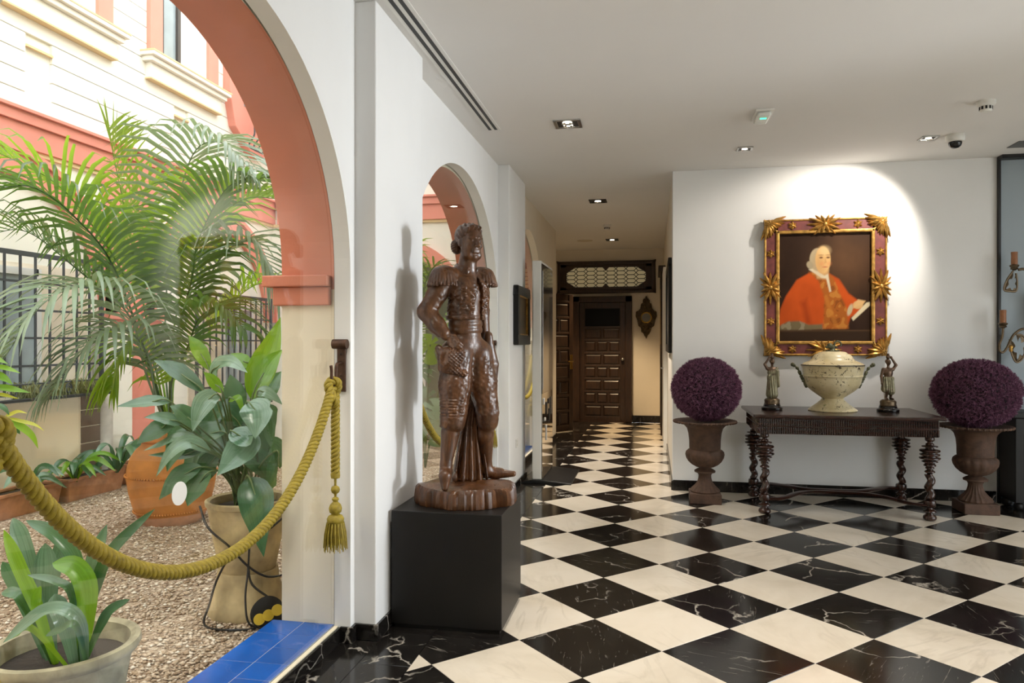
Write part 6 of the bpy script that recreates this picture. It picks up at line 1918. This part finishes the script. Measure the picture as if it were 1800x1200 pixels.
# ---------------------------------------------------------------- foreground pot with strap-leaved clivia
cp = on_z(112, 1128, .33)
cpot = thing('stone_pot', 'wide weathered grey-beige stone pot close to the glass', 'pot', (cp[0], cp[1], -.012))
STONE2 = plain('weathered_pot', srgb(172, 162, 132), .85, var=.42, scale=9, bump=.4, bscale=30)
MB().lathe([(.15, 0), (.16, .015), (.185, .14), (.205, .26), (.215, .295), (.232, .305), (.240, .322), (.236, .340), (.222, .345), (.205, .335), (.195, .26), (.02, .255)], 48).build('bowl', STONE2, cpot, smooth=40)
MB().lathe([(.197, .255), (.197, .275), (.02, .28)], 24).build('soil', SOIL, cpot)
CB = np.array([cp[0], cp[1], .26])
cl = thing('clivia', 'clivia with glossy strap-shaped leaves in the pot close to the glass', 'plant', CB)
def Z7(x, y, d): return Wp(x / 3.75, 880 + y / 3.75, d)
CLV = [([(265, 960), (240, 700), (130, 450), (25, 190)], 78, BROADB, 2.42), ([(230, 940), (200, 480), (140, 260), (85, 112)], 95, BROADP, 2.5), ([(280, 950), (290, 640), (300, 450), (298, 278)], 120, BROADP, 2.52),
       ([(560, 940), (510, 470), (380, 240), (172, 128)], 88, BROAD, 2.45), ([(585, 940), (575, 640), (500, 450), (345, 410)], 125, BROADB, 2.36), ([(320, 950), (340, 560), (410, 300), (480, 148)], 82, BROADP, 2.58),
       ([(580, 950), (575, 640), (610, 420), (705, 155)], 85, BROADP, 2.5), ([(590, 950), (620, 600), (740, 330), (1022, 52)], 72, BROAD, 2.48), ([(625, 930), (660, 830), (730, 720), (855, 650)], 60, BROAD, 2.38),
       ([(610, 930), (520, 790), (310, 715), (20, 935)], 82, BROADP, 2.28), ([(480, 940), (430, 830), (380, 700), (362, 612)], 105, BROADP, 2.32), ([(640, 920), (500, 830), (400, 850), (300, 890)], 48, BROAD, 2.26),
       ([(540, 930), (480, 640), (370, 530), (180, 488)], 50, BROAD, 2.34), ([(240, 950), (170, 680), (90, 610), (10, 605)], 72, BROAD, 2.42), ([(220, 950), (160, 680), (80, 520), (15, 400)], 80, BROAD, 2.55),
       ([(400, 950), (220, 850), (120, 870), (50, 910)], 45, BROADB, 2.3), ([(260, 960), (250, 740), (240, 640), (270, 560)], 55, BROADB, 2.4), ([(590, 950), (600, 700), (595, 560), (600, 470)], 60, BROADB, 2.46)]
for pts, wpx, mt, d in CLV:
    path = [Z7(x, y, d) for x, y in pts]; path[0] = CB + np.array([(path[0] - CB)[0] * .5, (path[0] - CB)[1] * .3, 0])
    add_leaf(cl, CB, path, wpx / 3.75 / FPX * d * 1.1, mt, fold=.28, seg=18, prof=lambda t_: min(1, .45 + 1.3 * t_) * (1 if t_ < .72 else max(.02, math.cos((t_ - .72) / .28 * math.pi / 2) ** .7)))

# ---------------------------------------------------------------- long terracotta planters with small clivias along the facade
def strap_clump(name, label, base, n, L, seed, mats=(BROAD, BROADB, BROADP)):
    o = thing(name, label, 'plant', base, 0); r_ = random.Random(seed); base = np.array(base, float)
    for k in range(n):
        a = -1.9 + 3.8 * k / (n - 1) + r_.uniform(-.2, .2); l = L * r_.uniform(.7, 1.1); e = r_.uniform(.35, .95)
        dx, dy = math.cos(a), math.sin(a)
        path = [base, base + np.array([dx * l * .25, dy * l * .25, l * .45 * e + .05]), base + np.array([dx * l * .55, dy * l * .55, l * .65 * e + .03]), base + np.array([dx * l * .95, dy * l * .95, l * (.75 * e - .25)])]
        add_leaf(o, base, path, .05 * r_.uniform(.8, 1.2), mats[k % len(mats)], fold=.25, seg=12, prof=lambda t_: min(1, .5 + 1.2 * t_) * (1 if t_ < .7 else max(.02, math.cos((t_ - .7) / .3 * math.pi / 2))))
    return o
BOXES = [(4.55, 5.28, 'nearest the iron window grille'), (5.34, 6.02, 'under the umber tile strip'), (6.12, 6.85, 'at the foot of the red pier')]
for k, (a, b, wh) in enumerate(BOXES):
    o = thing('window_box', 'long terracotta trough planter %s' % wh, 'planter', (-4.98, (a + b) / 2, -.012))
    hl = (b - a) / 2
    m_ = MB(); 
    m_.add([(-.09, -hl + .03, 0), (.09, -hl + .03, 0), (.09, hl - .03, 0), (-.09, hl - .03, 0), (-.115, -hl, .185), (.115, -hl, .185), (.115, hl, .185), (-.115, hl, .185)], [(3, 2, 1, 0), (0, 1, 5, 4), (1, 2, 6, 5), (2, 3, 7, 6), (3, 0, 4, 7)])
    m_.build('trough', TERRAD, o, bevel=.004)
    m_ = MB()
    for q_ in ((-.125, .125, -hl - .01, -hl + .02), (-.125, .125, hl - .02, hl + .01), (-.125, -.095, -hl, hl), (.095, .125, -hl, hl)): m_.box(*q_, .175, .20)
    m_.build('rim', TERRAD, o, bevel=.005)
    MB().box(-.095, .095, -hl + .02, hl - .02, .14, .17).build('soil', SOIL, o)
strap_clump('clivia', 'small clivia in the trough nearest the iron window grille', (-4.88, 4.95, .155), 9, .32, 1, (BROAD, BROADP))
strap_clump('clivia', 'clivia with a brown-tipped leaf in the trough under the umber tile strip', (-4.88, 5.43, .155), 12, .36, 2, (BROADB, BROAD))
strap_clump('clivia', 'dark upright clivia at the red-pier end of the trough under the umber tile strip', (-4.86, 5.90, .155), 13, .52, 3, (BROAD, BROAD, BROADP))
strap_clump('clivia', 'low clivia spilling from the trough end beside the red pier', (-4.88, 6.76, .155), 8, .20, 4, (BROADP, BROAD))
# iron planter box under the barred window, with trailing grass
ib = thing('iron_planter', 'wrought iron planter box with scrolls under the barred window', 'planter', (XF + .2, 5.1, .88))
MB().box(-.09, .10, -.85, .86, 0, .012).build('tray', IRON, ib)
for z in (.14, .02): MB().tube([(.10, -.85, z), (.10, .86, z)], .007, 6).build('rail', IRON, ib)
for k in range(7):
    y = -.8 + k * .27
    MB().tube([(.10, y + .035 * math.cos(t_) * (1 - t_ / 14), .08 + .05 * math.sin(t_) * (1 - t_ / 14)) for t_ in np.linspace(0, 9, 24)], .006, 6).build('scroll', IRON, ib, smooth=60)
gr = MB(); r3 = random.Random(11)
VV, FF = [], []
for k in range(420):
    b0 = np.array([XF + .2 + r3.uniform(-.07, .08), 5.1 + r3.uniform(-.15, .72), .895]); a = r3.uniform(0, 6.28); l = r3.uniform(.10, .26)
    p1 = b0 + np.array([math.cos(a) * l * .35, math.sin(a) * l * .35, l * .55]); p2 = b0 + np.array([math.cos(a) * l * .8 + .03, math.sin(a) * l * .8, l * r3.uniform(-.3, .5)])
    s_ = np.array([-math.sin(a), math.cos(a), 0]) * .004; i0 = len(VV)
    VV += [b0 - s_, b0 + s_, p1 + s_, p1 - s_, p2, p2 + s_ * .2]; FF += [(i0, i0 + 1, i0 + 2, i0 + 3), (i0 + 3, i0 + 2, i0 + 5, i0 + 4)]
tag(link('trailing_grass', np_mesh('trailing_grass', VV, np.array(FF), leaf_mat('dry_grass', (.16, .17, .06), (.34, .33, .16), (.4, .4, .1), .5, .3))), 'pale trailing grass growing in the iron planter box', 'grass', kind='stuff')
# variegated shrub just inside the left edge of the window
VB = np.array([*(Wp(-60, 900, 3.2)[:2]), 0.0])
vs_ = thing('variegated_shrub', 'leafy shrub with yellow-edged green leaves near the lobby-side rope hook', 'shrub', VB)
def Z6(x, y, d): return Wp(x / 6, 640 + y / 6, d)
for pts, wpx, mt in (([(-160, 30), (0, 30), (120, 60), (218, 95)], 62, BROADB), ([(-160, 80), (-40, 110), (60, 160), (135, 215)], 90, BROADB), ([(-120, 240), (40, 250), (180, 275), (325, 300)], 85, BROADB),
                     ([(-150, 330), (0, 320), (100, 340), (205, 365)], 45, VARIE), ([(40, 560), (120, 525), (200, 500), (295, 520)], 52, VARIE), ([(60, 560), (220, 600), (370, 640), (470, 705)], 45, VARIE),
                     ([(60, 580), (220, 660), (340, 760), (405, 895)], 78, BROADB), ([(-100, 420), (0, 440), (60, 480), (100, 540)], 60, BROAD), ([(-200, -60), (-80, -80), (0, -40), (90, 0)], 70, BROADB), ([(40, 600), (120, 640), (180, 700), (215, 740)], 60, BROAD)):
    add_leaf(vs_, VB, [Z6(x, y, 3.15) for x, y in pts], wpx / 6 / FPX * 3.15 * 1.1, mt, fold=.2, seg=14)
for top in (Z6(-160, 40, 3.2), Z6(50, 570, 3.2)):
    MB().tube([v - VB for v in spline([VB, VB * .5 + np.array([*top[:2], 0]) * .5 + np.array([0, 0, top[2] * .6]), top], 6)], .010, 6).build('stem', STEM, vs_, smooth=60)
# small garden floodlight in front of the red pier, round sticker on the glass
fl = thing('garden_spotlight', 'small black garden spotlight among the troughs', 'spotlight', (-4.72, 6.16, -.012))
MB().lathe([(.05, 0), (.05, .012), (.012, .014), (.012, .20)], 16).build('stake', BLACKP, fl, smooth=40)
MB().lathe([(.02, -.05), (.045, -.03), (.05, .04), (.04, .05)], 18).build('head', BLACKP, fl, smooth=40); q_ = LAST[0]; q_.location = (0, 0, .24); q_.rotation_euler = (.9, .5, 0)
sp_ = on_x(315, 867, XG + .006)
sk = thing('glass_sticker', 'round white sticker with a speckled centre on the window glass', 'sticker', sp_)
MB().lathe([(.036, 0), (.036, .0015), (.030, .0018)], 32).build('rim', PLASTIC, sk); MB().lathe([(.030, 0), (.030, .0012), (.001, .0012)], 32).build('disc', plain('speckled_white', (.55, .55, .52), .6, var=.4, scale=160), sk)
for c_ in sk.children: c_.rotation_euler = (0, math.pi / 2, 0)
